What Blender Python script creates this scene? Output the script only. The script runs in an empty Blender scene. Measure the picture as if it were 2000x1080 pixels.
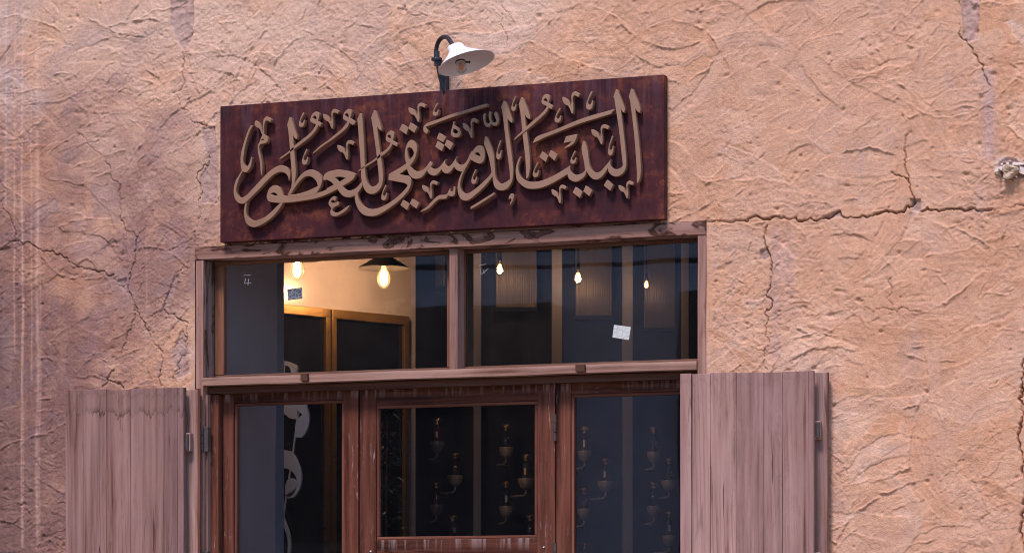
import bpy, bmesh, math, random
import numpy as np
from mathutils import Vector, Matrix

random.seed(4); RNG = np.random.default_rng(11)
SC = bpy.context.scene
COL = SC.collection
R_ = math.radians

# ------------------------------------------------------------------ camera
FPX = 5600.0            # focal length in photograph pixels (2000 px wide)
HZN = 1225.0            # horizon row of the photograph
TH = math.atan(FPX / 14750.0)
CAMD = 11.2
CAM = Vector((CAMD * math.sin(TH), -CAMD * math.cos(TH), 1.6))
cam_d = bpy.data.cameras.new('camera'); cam = bpy.data.objects.new('camera', cam_d); COL.objects.link(cam)
cam.location = CAM; cam.rotation_euler = (R_(90), 0, TH)
cam_d.sensor_fit = 'HORIZONTAL'; cam_d.sensor_width = 36.0; cam_d.lens = 36.0 * FPX / 2000.0
cam_d.shift_y = (HZN - 540.0) / 2000.0
cam_d.clip_start = 0.1; cam_d.clip_end = 400.0
SC.camera = cam
SC.cycles.filter_width = 1.05
SC.cycles.use_denoising = True
SC.cycles.sample_clamp_indirect = 3.0

# ------------------------------------------------------------------ light
SUN_EL, SUN_AZ = R_(54), R_(185)      # azimuth clockwise from +Y (sun stands in front of the wall)
world = bpy.data.worlds.new('World'); SC.world = world; world.use_nodes = True
wn = world.node_tree; wn.nodes.clear()
wo = wn.nodes.new('ShaderNodeOutputWorld'); wb = wn.nodes.new('ShaderNodeBackground'); sky = wn.nodes.new('ShaderNodeTexSky')
sky.sky_type = 'NISHITA'; sky.sun_disc = False; sky.sun_elevation = SUN_EL; sky.sun_rotation = SUN_AZ
sky.air_density = 1.0; sky.dust_density = 0.6; sky.ozone_density = 3.0
wb.inputs['Strength'].default_value = 0.09
wn.links.new(sky.outputs[0], wb.inputs[0]); wn.links.new(wb.outputs[0], wo.inputs[0])
sun_d = bpy.data.lights.new('sun', 'SUN'); sun = bpy.data.objects.new('sun', sun_d); COL.objects.link(sun)
sun_d.energy = 1.5; sun_d.angle = R_(13); sun_d.color = (1.0, 0.845, 0.835)
sdir = Vector((math.sin(SUN_AZ) * math.cos(SUN_EL), math.cos(SUN_AZ) * math.cos(SUN_EL), math.sin(SUN_EL)))
sun.rotation_euler = sdir.to_track_quat('Z', 'Y').to_euler()
vs = SC.view_settings
vs.view_transform = 'Standard'; vs.look = 'None'; vs.exposure = 1.38; vs.gamma = 1.0; vs.use_curve_mapping = False

# ------------------------------------------------------------------ measuring helpers
FW = Vector((-math.sin(TH), math.cos(TH), 0)); RT = Vector((math.cos(TH), math.sin(TH), 0))
def P(u, v, y):
    """point on the plane y (metres, facade = 0) seen at photograph position u, v"""
    a = (u - 1000.0) / FPX
    d = FW + RT * a + Vector((0, 0, (HZN - v) / FPX))
    return CAM + d * ((y - CAM.y) / d.y)
def PD(u, v, depth):
    a = (u - 1000.0) / FPX
    return CAM + (FW + RT * a + Vector((0, 0, (HZN - v) / FPX))) * depth
def X(u, y): return P(u, 500, y).x
def Z(u, v, y): return P(u, v, y).z

# ------------------------------------------------------------------ object helpers
def link(o, parent=None):
    COL.objects.link(o)
    if parent is not None: o.parent = parent
    return o
def tag(o, label=None, cat=None, group=None, kind=None):
    if label: o['label'] = label
    if cat: o['category'] = cat
    if group: o['group'] = group
    if kind: o['kind'] = kind
    return o
def empty(name, loc=(0, 0, 0), rz=0.0):
    o = bpy.data.objects.new(name, None); o.location = loc; o.rotation_euler = (0, 0, rz); o.empty_display_size = .1
    COL.objects.link(o); return o
def mesh_obj(name, verts, faces, mat, parent=None, loc=None, smooth=False):
    me = bpy.data.meshes.new(name); me.from_pydata([tuple(v) for v in verts], [], faces); me.update()
    if mat: me.materials.append(mat)
    if smooth:
        me.polygons.foreach_set('use_smooth', [True] * len(me.polygons))
    o = bpy.data.objects.new(name, me)
    if loc is not None: o.location = loc
    return link(o, parent)
def from_bm(name, bm, mat, parent=None, loc=None, smooth=False):
    me = bpy.data.meshes.new(name); bm.to_mesh(me); bm.free()
    if mat: me.materials.append(mat)
    if smooth: me.polygons.foreach_set('use_smooth', [True] * len(me.polygons))
    o = bpy.data.objects.new(name, me)
    if loc is not None: o.location = loc
    return link(o, parent)
def box(name, x0, x1, y0, y1, z0, z1, mat, parent=None, bev=0.002, wob=0.0, base=None, rot=None):
    """bevelled board; its origin is the middle of the top so materials know the top end.
    With wob its edges wander a little along the length."""
    bm = bmesh.new()
    w, d, h = x1 - x0, y1 - y0, z1 - z0
    bmesh.ops.create_cube(bm, size=1.0)
    for v in bm.verts:
        v.co = Vector((v.co.x * w, v.co.y * d, (v.co.z - .5) * h))
    if wob > 0:
        ax = 2 if h > w else 0
        es = [e for e in bm.edges if abs((e.verts[0].co - e.verts[1].co)[ax]) > .5 * max(h, w)]
        bmesh.ops.subdivide_edges(bm, edges=es, cuts=max(4, int(max(h, w) / .09)), use_grid_fill=True)
        ph = random.uniform(0, 9)
        for v in bm.verts:
            s = v.co[ax]
            k = wob * (math.sin(s * 7 + ph) * .6 + math.sin(s * 19 + ph * 2 + v.co[2 - ax] * 30) * .4)
            v.co[2 - ax] += k + random.uniform(-1, 1) * wob * .25
            v.co[1] += wob * .5 * math.sin(s * 5 + ph * 3)
    if bev > 0:
        bmesh.ops.bevel(bm, geom=[e for e in bm.edges if e.calc_face_angle(0) > .6], offset=min(bev, .3 * min(w, d, h)), segments=2, affect='EDGES', profile=.6)
    o = from_bm(name, bm, mat, parent)
    loc = Vector(((x0 + x1) / 2, (y0 + y1) / 2, z1))
    if base is not None: loc = loc - Vector(base)
    o.location = loc
    if rot: o.rotation_euler = rot
    return o
def tube(pts, rad, n=10, cap=True):
    """verts, faces of a tube through pts; rad float or list"""
    pts = [Vector(p) for p in pts]; m = len(pts)
    if not hasattr(rad, '__len__'): rad = [rad] * m
    vs_, fs = [], []
    up = Vector((0, 0, 1)); prev = None
    for i, p in enumerate(pts):
        t = (pts[min(i + 1, m - 1)] - pts[max(i - 1, 0)]).normalized()
        if prev is None:
            a = t.cross(up)
            if a.length < 1e-3: a = t.cross(Vector((1, 0, 0)))
        else: a = prev - t * prev.dot(t)
        a.normalize(); b = t.cross(a); prev = a
        for k in range(n):
            an = 2 * math.pi * k / n
            vs_.append(p + (a * math.cos(an) + b * math.sin(an)) * rad[i])
    for i in range(m - 1):
        for k in range(n):
            fs.append((i * n + k, i * n + (k + 1) % n, (i + 1) * n + (k + 1) % n, (i + 1) * n + k))
    if cap:
        fs.append(tuple(range(n - 1, -1, -1))); fs.append(tuple((m - 1) * n + k for k in range(n)))
    return vs_, fs
def lathe(prof, n=28, axis=None, origin=(0, 0, 0), close=False):
    """prof: list of (r, h); axis: direction of +h"""
    ax = Vector(axis or (0, 0, 1)).normalized()
    a = ax.cross(Vector((0, 1, 0.2))).normalized(); b = ax.cross(a)
    vs_, fs = [], []
    for r, h in prof:
        for k in range(n):
            an = 2 * math.pi * k / n
            vs_.append(Vector(origin) + ax * h + (a * math.cos(an) + b * math.sin(an)) * max(r, 1e-5))
    for i in range(len(prof) - 1):
        for k in range(n):
            fs.append((i * n + k, i * n + (k + 1) % n, (i + 1) * n + (k + 1) % n, (i + 1) * n + k))
    return vs_, fs
def merge(*vf):
    V, F_ = [], []
    for v, f in vf:
        o = len(V); V += list(v); F_ += [tuple(i + o for i in t) for t in f]
    return V, F_
def catmull(pts, seg=5):
    """pts: (x, y, corner) closed; smooth between corners"""
    n = len(pts); out = []
    for i in range(n):
        p0, p1, p2, p3 = pts[i - 1], pts[i], pts[(i + 1) % n], pts[(i + 2) % n]
        a, b, c, d = (np.array(q[:2], float) for q in (p0, p1, p2, p3))
        if p1[2]: a = b - (c - b) * .5
        if p2[2]: d = c + (c - b) * .5
        if p1[2] and p2[2]:
            out.append(b); continue
        L = lambda q, r: max(1e-6, np.linalg.norm(q - r)) ** .5
        t0 = 0; t1 = t0 + L(a, b); t2 = t1 + L(b, c); t3 = t2 + L(c, d)
        for k in range(seg):
            t = t1 + (t2 - t1) * k / seg
            A1 = (t1 - t) / (t1 - t0) * a + (t - t0) / (t1 - t0) * b
            A2 = (t2 - t) / (t2 - t1) * b + (t - t1) / (t2 - t1) * c
            A3 = (t3 - t) / (t3 - t2) * c + (t - t2) / (t3 - t2) * d
            B1 = (t2 - t) / (t2 - t0) * A1 + (t - t0) / (t2 - t0) * A2
            B2 = (t3 - t) / (t3 - t1) * A2 + (t - t1) / (t3 - t1) * A3
            out.append((t2 - t) / (t2 - t1) * B1 + (t - t1) / (t2 - t1) * B2)
    return out
def parse(s):
    r = []
    for w in s.split():
        c = w.endswith('!'); x, y = w.rstrip('!').split(','); r.append((float(x), float(y), c))
    return r
def plate(name, loops, thick, mat, parent=None, loc=(0, 0, 0), bev=0.0):
    """flat cut-out in the x-z plane, front at y = 0 going back by thick; loops = list of [(x, z)...], first outer then holes"""
    cu = bpy.data.curves.new(name, 'CURVE'); cu.dimensions = '2D'; cu.fill_mode = 'BOTH'
    for lp in loops:
        sp = cu.splines.new('POLY'); sp.points.add(len(lp) - 1); sp.use_cyclic_u = True
        for i, (x, z) in enumerate(lp): sp.points[i].co = (x, z, 0, 1)
    cu.extrude = thick / 2 - bev; cu.bevel_depth = bev; cu.bevel_resolution = 1; cu.offset = -bev
    t = bpy.data.objects.new(name + '_c', cu); COL.objects.link(t)
    dg = bpy.context.evaluated_depsgraph_get(); me = bpy.data.meshes.new_from_object(t.evaluated_get(dg))
    bpy.data.objects.remove(t); bpy.data.curves.remove(cu)
    me.name = name
    me.transform(Matrix(((1, 0, 0, 0), (0, 0, -1, thick / 2), (0, 1, 0, 0), (0, 0, 0, 1))))
    me.materials.clear(); me.materials.append(mat)
    o = bpy.data.objects.new(name, me); o.location = loc
    return link(o, parent)

# ------------------------------------------------------------------ material helpers
class NT:
    def __init__(s, name, rough=.7, metal=0.0, spec=.4):
        s.m = bpy.data.materials.new(name); s.m.use_nodes = True
        s.t = s.m.node_tree; s.b = s.t.nodes['Principled BSDF']
        s.b.inputs['Roughness'].default_value = rough; s.b.inputs['Metallic'].default_value = metal
        s.b.inputs['Specular IOR Level'].default_value = spec
    def n(s, ty, **kw):
        q = s.t.nodes.new(ty)
        for k, v in kw.items():
            if hasattr(q, k): setattr(q, k, v)
            else: q.inputs[k].default_value = v
        return q
    def l(s, a, b): s.t.links.new(a, b)
    def coord(s, scale=(1, 1, 1), out='Object', rnd=True, loc=None):
        tc = s.n('ShaderNodeTexCoord'); mp = s.n('ShaderNodeMapping'); mp.inputs['Scale'].default_value = scale
        src = tc.outputs[out]
        if rnd:
            oi = s.n('ShaderNodeObjectInfo'); mu = s.n('ShaderNodeMath', operation='MULTIPLY'); mu.inputs[1].default_value = 37.0
            s.l(oi.outputs['Random'], mu.inputs[0]); cb = s.n('ShaderNodeCombineXYZ')
            for k in range(3): s.l(mu.outputs[0], cb.inputs[k])
            ad = s.n('ShaderNodeVectorMath', operation='ADD'); s.l(src, ad.inputs[0]); s.l(cb.outputs[0], ad.inputs[1]); src = ad.outputs[0]
        s.l(src, mp.inputs['Vector']); return mp.outputs[0]
    def noise(s, vec, scale, detail=4, rough=.55, dist=0.0):
        q = s.n('ShaderNodeTexNoise'); q.inputs['Scale'].default_value = scale; q.inputs['Detail'].default_value = detail
        q.inputs['Roughness'].default_value = rough; q.inputs['Distortion'].default_value = dist
        s.l(vec, q.inputs['Vector']); return q.outputs['Fac']
    def ramp(s, fac, stops):
        q = s.n('ShaderNodeValToRGB'); e = q.color_ramp.elements
        while len(e) < len(stops): e.new(.5)
        for i, (p, c) in enumerate(stops):
            e[i].position = p; e[i].color = (c, c, c, 1) if not hasattr(c, '__len__') else (*c, 1)
        s.l(fac, q.inputs[0]); return q.outputs[0]
    def mix(s, fac, a, b, mode='MIX'):
        q = s.n('ShaderNodeMix', data_type='RGBA', blend_type=mode)
        for i, v in ((0, fac), (6, a), (7, b)):
            if hasattr(v, 'is_linked') or hasattr(v, 'links'): s.l(v, q.inputs[i])
            else: q.inputs[i].default_value = v if i == 0 else (*v, 1)
        return q.outputs[2]
    def math(s, op, a, b=None):
        q = s.n('ShaderNodeMath', operation=op)
        for i, v in ((0, a), (1, b)):
            if v is None: continue
            if hasattr(v, 'links'): s.l(v, q.inputs[i])
            else: q.inputs[i].default_value = v
        return q.outputs[0]
    def bump(s, h, strength=.3, dist=.004, prev=None):
        q = s.n('ShaderNodeBump'); q.inputs['Strength'].default_value = strength; q.inputs['Distance'].default_value = dist
        s.l(h, q.inputs['Height'])
        if prev: s.l(prev, q.inputs['Normal'])
        return q.outputs[0]
    def col(s, v):
        if hasattr(v, 'links'): s.l(v, s.b.inputs['Base Color'])
        else: s.b.inputs['Base Color'].default_value = (*v, 1)
        return s
    def rough(s, v): s.l(v, s.b.inputs['Roughness']); return s
    def norm(s, v): s.l(v, s.b.inputs['Normal']); return s

def wood(name, axis, pale, mid, dark, stain=.35, fig=1.0, rough=.62, wear=0.0, tide=0.0, drip=0.0, spec=.10):
    """axis 2: upright boards, axis 0: level boards. pale/mid/dark along the grain; stain: dark water marks;
    wear: chalky pale flecks; tide: dark tide line below the top end; drip: dark knots and runs"""
    w = NT(name, rough, spec=spec)
    sc = (9, 9, 0.55) if axis == 2 else (0.55, 9, 9)
    v = w.coord(sc)
    sc2 = (34, 34, 1.1) if axis == 2 else (1.1, 34, 34)
    v2 = w.coord(sc2)
    vo = w.coord((1, 1, 1))
    g1 = w.noise(v, 1.6, 5, .6, 1.2)
    g2 = w.noise(v2, 3.2, 4, .65, .3)
    g3 = w.noise(v2, 11, 3, .6, .0)
    wv = w.n('ShaderNodeTexWave', wave_type='RINGS', rings_direction='Y'); wv.inputs['Scale'].default_value = 1.1; wv.inputs['Distortion'].default_value = 5.0
    wv.inputs['Detail'].default_value = 3; wv.inputs['Detail Scale'].default_value = 1.2; w.l(v, wv.inputs['Vector'])
    f = w.math('ADD', w.math('MULTIPLY', g1, .72), w.math('MULTIPLY', g2, .20))
    f = w.math('ADD', f, w.math('MULTIPLY', wv.outputs['Fac'], .06 * fig))
    c = w.ramp(f, [(.30, dark), (.42, mid), (.58, pale), (.72, tuple(min(1, x * 1.10) for x in pale))])
    streak = w.ramp(g3, [(.30, 0.0), (.40, 1.0)])
    c = w.mix(w.math('MULTIPLY', w.math('SUBTRACT', 1.0, streak), .30), c, dark)
    oi = w.n('ShaderNodeObjectInfo')
    c = w.mix(1.0, c, w.ramp(oi.outputs['Random'], [(0., (.78, .75, .76)), (.5, (1., 1., 1.)), (1., (1.16, 1.12, 1.06))]), 'MULTIPLY')
    blm = w.math('MULTIPLY', w.ramp(w.noise(w.coord((16, 16, 2.2) if axis == 2 else (2.2, 16, 16)), 1.4, 4, .6, .6), [(.60, 0.), (.66, 1.)]), w.ramp(w.noise(v2, 5.0, 3, .6), [(.46, 0.), (.56, 1.)]))
    c = w.mix(w.math('MULTIPLY', blm, .55), c, tuple(x * .8 for x in dark))
    # cathedral figure and knots
    wc = w.n('ShaderNodeTexWave', wave_type='RINGS', rings_direction='Y'); wc.inputs['Scale'].default_value = 3.2; wc.inputs['Distortion'].default_value = 3.0; wc.inputs['Detail'].default_value = 3
    w.l(w.coord((6.5, 6.5, 1.0) if axis == 2 else (1.0, 6.5, 6.5)), wc.inputs['Vector'])
    fm_ = w.ramp(w.noise(w.coord((2.2, 2.2, 1.1) if axis == 2 else (1.1, 2.2, 2.2)), 1.6, 2, .5), [(.48, 0.), (.58, 1.)])
    c = w.mix(w.math('MULTIPLY', w.math('MULTIPLY', w.ramp(wc.outputs['Fac'], [(.0, 1.), (.34, 0.)]), fm_), .34 * fig), c, dark)
    # grey weathering in cloudy patches
    cl = w.noise(vo, 5.5, 3, .55)
    c = w.mix(w.math('MULTIPLY', w.ramp(cl, [(.42, 0.), (.66, 1.)]), .22), c, tuple(x * .9 for x in (pale[0] * .92, pale[1] * .95, pale[2] * 1.03)))
    # water stains
    if stain > 0:
        ss = (7, 7, 1.3) if axis == 2 else (2.6, 7, 7)
        st = w.noise(w.coord(ss), 1.7, 5, .62, .8)
        c = w.mix(w.math('MULTIPLY', w.ramp(st, [(.58, 0.), (.70, 1.)]), stain), c, tuple(x * .42 for x in dark))
        rg = w.ramp(st, [(.555, 0.), (.575, 1.), (.59, 0.)])
        c = w.mix(w.math('MULTIPLY', rg, stain * .55), c, tuple(x * .5 for x in dark))
    if drip > 0:
        dn = w.noise(w.coord((3.0, 5, 7) if axis == 0 else (9, 6, 1.6)), 1.5, 4, .55, 2.2)
        c = w.mix(w.math('MULTIPLY', w.ramp(dn, [(.53, 0.), (.575, .35), (.60, .95), (.66, .6), (.72, 1.)]), drip), c, (dark[0] * .40, dark[1] * .30, dark[2] * .22))
    sep = w.n('ShaderNodeSeparateXYZ'); tc = w.n('ShaderNodeTexCoord'); w.l(tc.outputs['Object'], sep.inputs[0])
    if tide > 0:
        jn = w.noise(w.coord((34, 34, .8)), 1.0, 5, .62)
        dep = w.math('ADD', w.math('MULTIPLY', sep.outputs[2], -1.0), w.math('MULTIPLY', w.math('SUBTRACT', jn, .5), .17))
        tv = w.ramp(w.noise(w.coord((14, 14, 9)), 1.0, 3, .6), [(.38, .15), (.62, 1.)])
        ln = w.ramp(dep, [(0.080, 0.), (.098, .45), (.106, 1.), (.1075, .0)])
        ln2 = w.ramp(dep, [(0.020, 0.), (.030, .45), (.035, .0)])
        if tide > .5: c = w.mix(w.math('MULTIPLY', w.math('MULTIPLY', ln, tv), tide), c, tuple(x * .30 for x in dark))
        c = w.mix(w.math('MULTIPLY', ln2, tide * .8), c, tuple(x * .5 for x in dark))
        up = w.ramp(dep, [(.09, 1.), (.112, 0.)])
        if tide > .5: c = w.mix(w.math('MULTIPLY', up, tide * .25), c, tuple(x * .8 for x in mid))
    if wear > 0:
        ws = (60, 60, 6) if axis == 2 else (6, 60, 60)
        wn_ = w.noise(w.coord(ws), 1.5, 4, .7)
        wl = w.noise(vo, 4.0, 2, .5)
        k = w.math('MULTIPLY', w.ramp(wn_, [(.60, 0.), (.70, 1.)]), w.ramp(wl, [(.45, 0.), (.62, 1.)]))
        top = w.math('MULTIPLY', w.ramp(w.math('MULTIPLY', sep.outputs[2], -1.0), [(.0, 1.), (.05, .0)]), w.ramp(w.noise(w.coord((55, 55, 3)), 1.2, 2, .5), [(.5, 0.), (.62, 1.)]))
        k = w.math('MAXIMUM', k, w.math('MULTIPLY', top, .8))
        c = w.mix(w.math('MULTIPLY', k, wear), c, (.38, .31, .31))
    # short dark splits along the grain
    sk = (55, 55, 2.6) if axis == 2 else (2.6, 55, 55)
    ck = w.noise(w.coord(sk), 1.0, 2, .4)
    ckm = w.ramp(ck, [(.235, 1.), (.275, 0.)])
    c = w.mix(w.math('MULTIPLY', ckm, .7), c, tuple(x * .25 for x in dark))
    w.col(c)
    w.rough(w.ramp(g2, [(.3, rough - .1), (.7, rough + .14)]))
    h = w.math('SUBTRACT', w.math('ADD', g2, w.math('MULTIPLY', g3, .6)), w.math('MULTIPLY', ckm, 1.2))
    w.norm(w.bump(h, .45, .002))
    return w.m
def plain(name, col, rough=.6, metal=0.0, spec=.4, var=.25, scale=30, bump=.15):
    w = NT(name, rough, metal, spec)
    v = w.coord((1, 1, 1)); n1 = w.noise(v, scale, 5, .6); n2 = w.noise(v, scale * .15, 3, .5)
    f = w.math('ADD', w.math('MULTIPLY', n1, .5), w.math('MULTIPLY', n2, .5))
    w.col(w.ramp(f, [(.35, tuple(c * (1 - var) for c in col)), (.65, tuple(min(1, c * (1 + var)) for c in col))]))
    w.rough(w.ramp(n1, [(.3, max(.02, rough - .08)), (.7, min(1, rough + .08))]))
    if bump: w.norm(w.bump(n1, bump, .002))
    return w.m
def emit(name, col, strength):
    m = bpy.data.materials.new(name); m.use_nodes = True; t = m.node_tree; t.nodes.clear()
    o = t.nodes.new('ShaderNodeOutputMaterial'); e = t.nodes.new('ShaderNodeEmission'); e.inputs[0].default_value = (*col, 1); e.inputs[1].default_value = strength
    t.links.new(e.outputs[0], o.inputs[0]); return m
def pane_glass(name, tint=(.93, .95, .97), refl=1.0, dirt=.012, wav=.0):
    """thin flat pane: transmits straight through, mirrors by Fresnel, a trace of dust"""
    m = bpy.data.materials.new(name); m.use_nodes = True; t = m.node_tree; t.nodes.clear()
    o = t.nodes.new('ShaderNodeOutputMaterial'); tr = t.nodes.new('ShaderNodeBsdfTransparent'); tr.inputs[0].default_value = (*tint, 1)
    gl = t.nodes.new('ShaderNodeBsdfGlossy'); gl.inputs['Roughness'].default_value = .012; gl.inputs[0].default_value = (.95, .97, 1, 1)
    fr = t.nodes.new('ShaderNodeFresnel'); fr.inputs[0].default_value = 1.5
    mu = t.nodes.new('ShaderNodeMath'); mu.operation = 'MULTIPLY'; mu.inputs[1].default_value = refl; t.links.new(fr.outputs[0], mu.inputs[0])
    mx = t.nodes.new('ShaderNodeMixShader'); t.links.new(mu.outputs[0], mx.inputs[0]); t.links.new(tr.outputs[0], mx.inputs[1]); t.links.new(gl.outputs[0], mx.inputs[2])
    df = t.nodes.new('ShaderNodeBsdfDiffuse'); df.inputs[0].default_value = (.55, .52, .5, 1)
    tc = t.nodes.new('ShaderNodeTexCoord'); nz = t.nodes.new('ShaderNodeTexNoise'); nz.inputs['Scale'].default_value = 9; nz.inputs['Detail'].default_value = 6
    t.links.new(tc.outputs['Object'], nz.inputs['Vector'])
    if wav:
        n2 = t.nodes.new('ShaderNodeTexNoise'); n2.inputs['Scale'].default_value = 2.2; n2.inputs['Detail'].default_value = 1; t.links.new(tc.outputs['Object'], n2.inputs['Vector'])
        bp = t.nodes.new('ShaderNodeBump'); bp.inputs['Strength'].default_value = wav; bp.inputs['Distance'].default_value = .02; t.links.new(n2.outputs[0], bp.inputs['Height']); t.links.new(bp.outputs[0], gl.inputs['Normal'])
    m2 = t.nodes.new('ShaderNodeMath'); m2.operation = 'MULTIPLY'; m2.inputs[1].default_value = dirt * 2; t.links.new(nz.outputs[0], m2.inputs[0])
    mx2 = t.nodes.new('ShaderNodeMixShader'); t.links.new(m2.outputs[0], mx2.inputs[0]); t.links.new(mx.outputs[0], mx2.inputs[1]); t.links.new(df.outputs[0], mx2.inputs[2])
    t.links.new(mx2.outputs[0], o.inputs[0]); return m

M = {}
PALE, MID, DARK = (.370, .236, .208), (.265, .158, .135), (.105, .048, .036)
M['board_v'] = wood('weathered_board_upright', 2, PALE, MID, DARK, stain=.22, tide=.0)
M['board_tide_shaded'] = wood('weathered_board_tide_shaded', 2, tuple(x * y for x, y in zip(PALE, (.76, .74, .79))), tuple(x * y for x, y in zip(MID, (.76, .74, .79))), tuple(x * .75 for x in DARK), stain=.18, tide=.95)  # left shutter: weaker light on that side put into the darker board colours
M['board_tide_shaded2'] = wood('weathered_board_top_line', 2, tuple(x * y for x, y in zip(PALE, (1.02, 1.0, 1.02))), tuple(x * y for x, y in zip(MID, (1.02, 1.0, 1.02))), DARK, stain=.28, tide=.45)
M['frame_v'] = wood('weathered_frame_upright', 2, (.32, .195, .168), (.225, .124, .102), (.090, .040, .030), stain=.15)
M['frame_h'] = wood('weathered_frame_level', 0, (.30, .178, .150), (.21, .112, .090), (.085, .036, .026), stain=.12, drip=1.0)
M['ledge_h'] = wood('ledge_wood', 0, (.40, .250, .200), (.29, .165, .125), (.125, .060, .044), stain=.25)
M['jamb_v'] = wood('stained_jamb', 2, (.26, .19, .18), (.18, .115, .105), (.075, .04, .034), stain=.7, drip=.9)
M['sash_v'] = wood('sash_wood_upright', 2, (.24, .115, .07), (.17, .072, .042), (.075, .03, .02), stain=.2)
M['sash_h'] = wood('sash_wood_level', 0, (.19, .105, .075), (.13, .062, .042), (.06, .027, .02), stain=.25)
M['door_v'] = wood('door_wood_upright', 2, (.150, .056, .037), (.082, .026, .017), (.026, .008, .006), stain=.40, wear=1.0, rough=.55)
M['door_h'] = wood('door_wood_level', 0, (.125, .045, .028), (.064, .019, .012), (.017, .006, .004), stain=.65, wear=.55, rough=.55)
M['bead_v'] = wood('bead_wood_upright', 2, (.19, .075, .050), (.118, .042, .027), (.045, .015, .010), stain=.2)
M['bead_h'] = wood('bead_wood_level', 0, (.19, .075, .050), (.118, .042, .027), (.045, .015, .010), stain=.2)
M['dark_wood'] = wood('dark_block_wood', 0, (.11, .055, .04), (.075, .034, .025), (.035, .015, .012), stain=.2)
M['glass'] = pane_glass('window_glass', wav=.03, refl=1.05, dirt=.008)
M['door_glass'] = pane_glass('door_glass', tint=(.88, .91, .96), refl=1.3, wav=.02, dirt=.004)
M['iron'] = plain('black_iron', (.022, .026, .040), .42, .3, .5, .3, 60)
M['old_iron'] = plain('rusty_hinge_iron', (.075, .06, .058), .6, .4, .4, .4, 60)
M['enamel'] = plain('white_enamel', (.74, .80, .87), .28, 0, .5, .03, 20, .02)
M['enamel_in'] = plain('white_enamel_inside', (.62, .58, .60), .45, 0, .4, .06, 14, .03)
M['bronze'] = plain('bronze_paint', (.245, .138, .088), .42, .0, .4, .10, 14, .06)
M['reveal'] = plain('grey_plaster', (.44, .465, .60), .85, 0, .2, .08, 7, .15)
M['brass'] = plain('brass_frame', (.27, .15, .055), .35, .75, .5, .15, 12, .05)
M['black_glass'] = plain('black_glass', (.004, .004, .008), .08, 0, .25, .3, 6, 0)
M['navy'] = plain('navy_panel', (.014, .016, .034), .5, 0, .12, .2, 6, .1)
M['post'] = plain('grey_post', (.25, .23, .27), .6, 0, .35, .1, 10, .08)
M['room'] = plain('room_wall_paint', (.36, .30, .31), .24, 0, .5, .12, 5, .25)
M['room_dark'] = plain('room_dark_paint', (.035, .035, .048), .8, 0, .1, .2, 5, .1)
M['shade_black'] = plain('black_shade', (.03, .026, .026), .4, .2, .5, .2, 20, .03)
M['cap_gold'] = plain('gold_cap', (.80, .52, .28), .25, .9, .5, .1, 30, 0)
M['bowl'] = plain('bronze_bowl', (.42, .34, .30), .45, .35, .5, .15, 30, .05)
M['ornament'] = plain('white_ornament', (.66, .65, .68), .5, 0, .4, .06, 14, .05)
M['chalk'] = plain('white_marker', (.62, .60, .62), .9, 0, .1, .2, 90, 0)

def bulb_glass():
    return pane_glass('bulb_glass', tint=(.93, .90, .86), refl=1.2, dirt=.02)
M['bulb_glass'] = bulb_glass()
def lit_bulb():
    m = pane_glass('lit_bulb_glass', tint=(.95, .9, .8), refl=1.0, dirt=.02); t = m.node_tree
    o = [n for n in t.nodes if n.type == 'OUTPUT_MATERIAL'][0]; src = o.inputs[0].links[0].from_socket
    e = t.nodes.new('ShaderNodeEmission'); e.inputs[0].default_value = (1.0, .55, .18, 1); e.inputs[1].default_value = .55
    a = t.nodes.new('ShaderNodeAddShader'); t.links.new(src, a.inputs[0]); t.links.new(e.outputs[0], a.inputs[1]); t.links.new(a.outputs[0], o.inputs[0]); return m
M['lit_bulb'] = lit_bulb()

# ================================================================== the setting: ground
def ground():
    w = NT('sand_paving', .9, spec=.2); v = w.coord((1, 1, 1), rnd=False)
    n1 = w.noise(v, 3, 6, .6); n2 = w.noise(v, 40, 4, .6)
    w.col(w.ramp(w.math('ADD', w.math('MULTIPLY', n1, .6), w.math('MULTIPLY', n2, .4)), [(.3, (.22, .17, .13)), (.7, (.34, .27, .21))]))
    w.norm(w.bump(n2, .3, .004))
    o = mesh_obj('ground', [(-90, -90, 0), (90, -90, 0), (90, 90, 0), (-90, 90, 0)], [(0, 1, 2, 3)], w.m)
    tag(o, kind='structure')
ground()

# ================================================================== plaster wall
OX0, OX1, OZ1 = X(381, 0), X(1379, 0), (Z(381, 481, 0) + Z(1379, 433, 0)) / 2
_tab = {}
def vnoise(x, z, scale, seed):
    if seed not in _tab: _tab[seed] = np.random.default_rng(seed).random((256, 256)).astype(np.float32)
    T = _tab[seed]
    fx = x * scale + 1000.0; fz = z * scale + 1000.0
    ix = np.floor(fx).astype(np.int32); iz = np.floor(fz).astype(np.int32)
    tx = (fx - ix).astype(np.float32); tz = (fz - iz).astype(np.float32)
    tx = tx * tx * (3 - 2 * tx); tz = tz * tz * (3 - 2 * tz)
    i0, i1, j0, j1 = ix & 255, (ix + 1) & 255, iz & 255, (iz + 1) & 255
    a = T[i0, j0]; b = T[i1, j0]; c = T[i0, j1]; d = T[i1, j1]
    return (a + (b - a) * tx) * (1 - tz) + (c + (d - c) * tx) * tz
def fbm(x, z, scale, seed, octv=4, g=.5):
    s = 0; a = 1.0; t = 0
    for k in range(octv):
        s = s + a * vnoise(x, z, scale * 2 ** k, seed + k * 17); t += a; a *= g
    return s / t - .5
def sstep(t): t = np.clip(t, 0, 1); return t * t * (3 - 2 * t)

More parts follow.
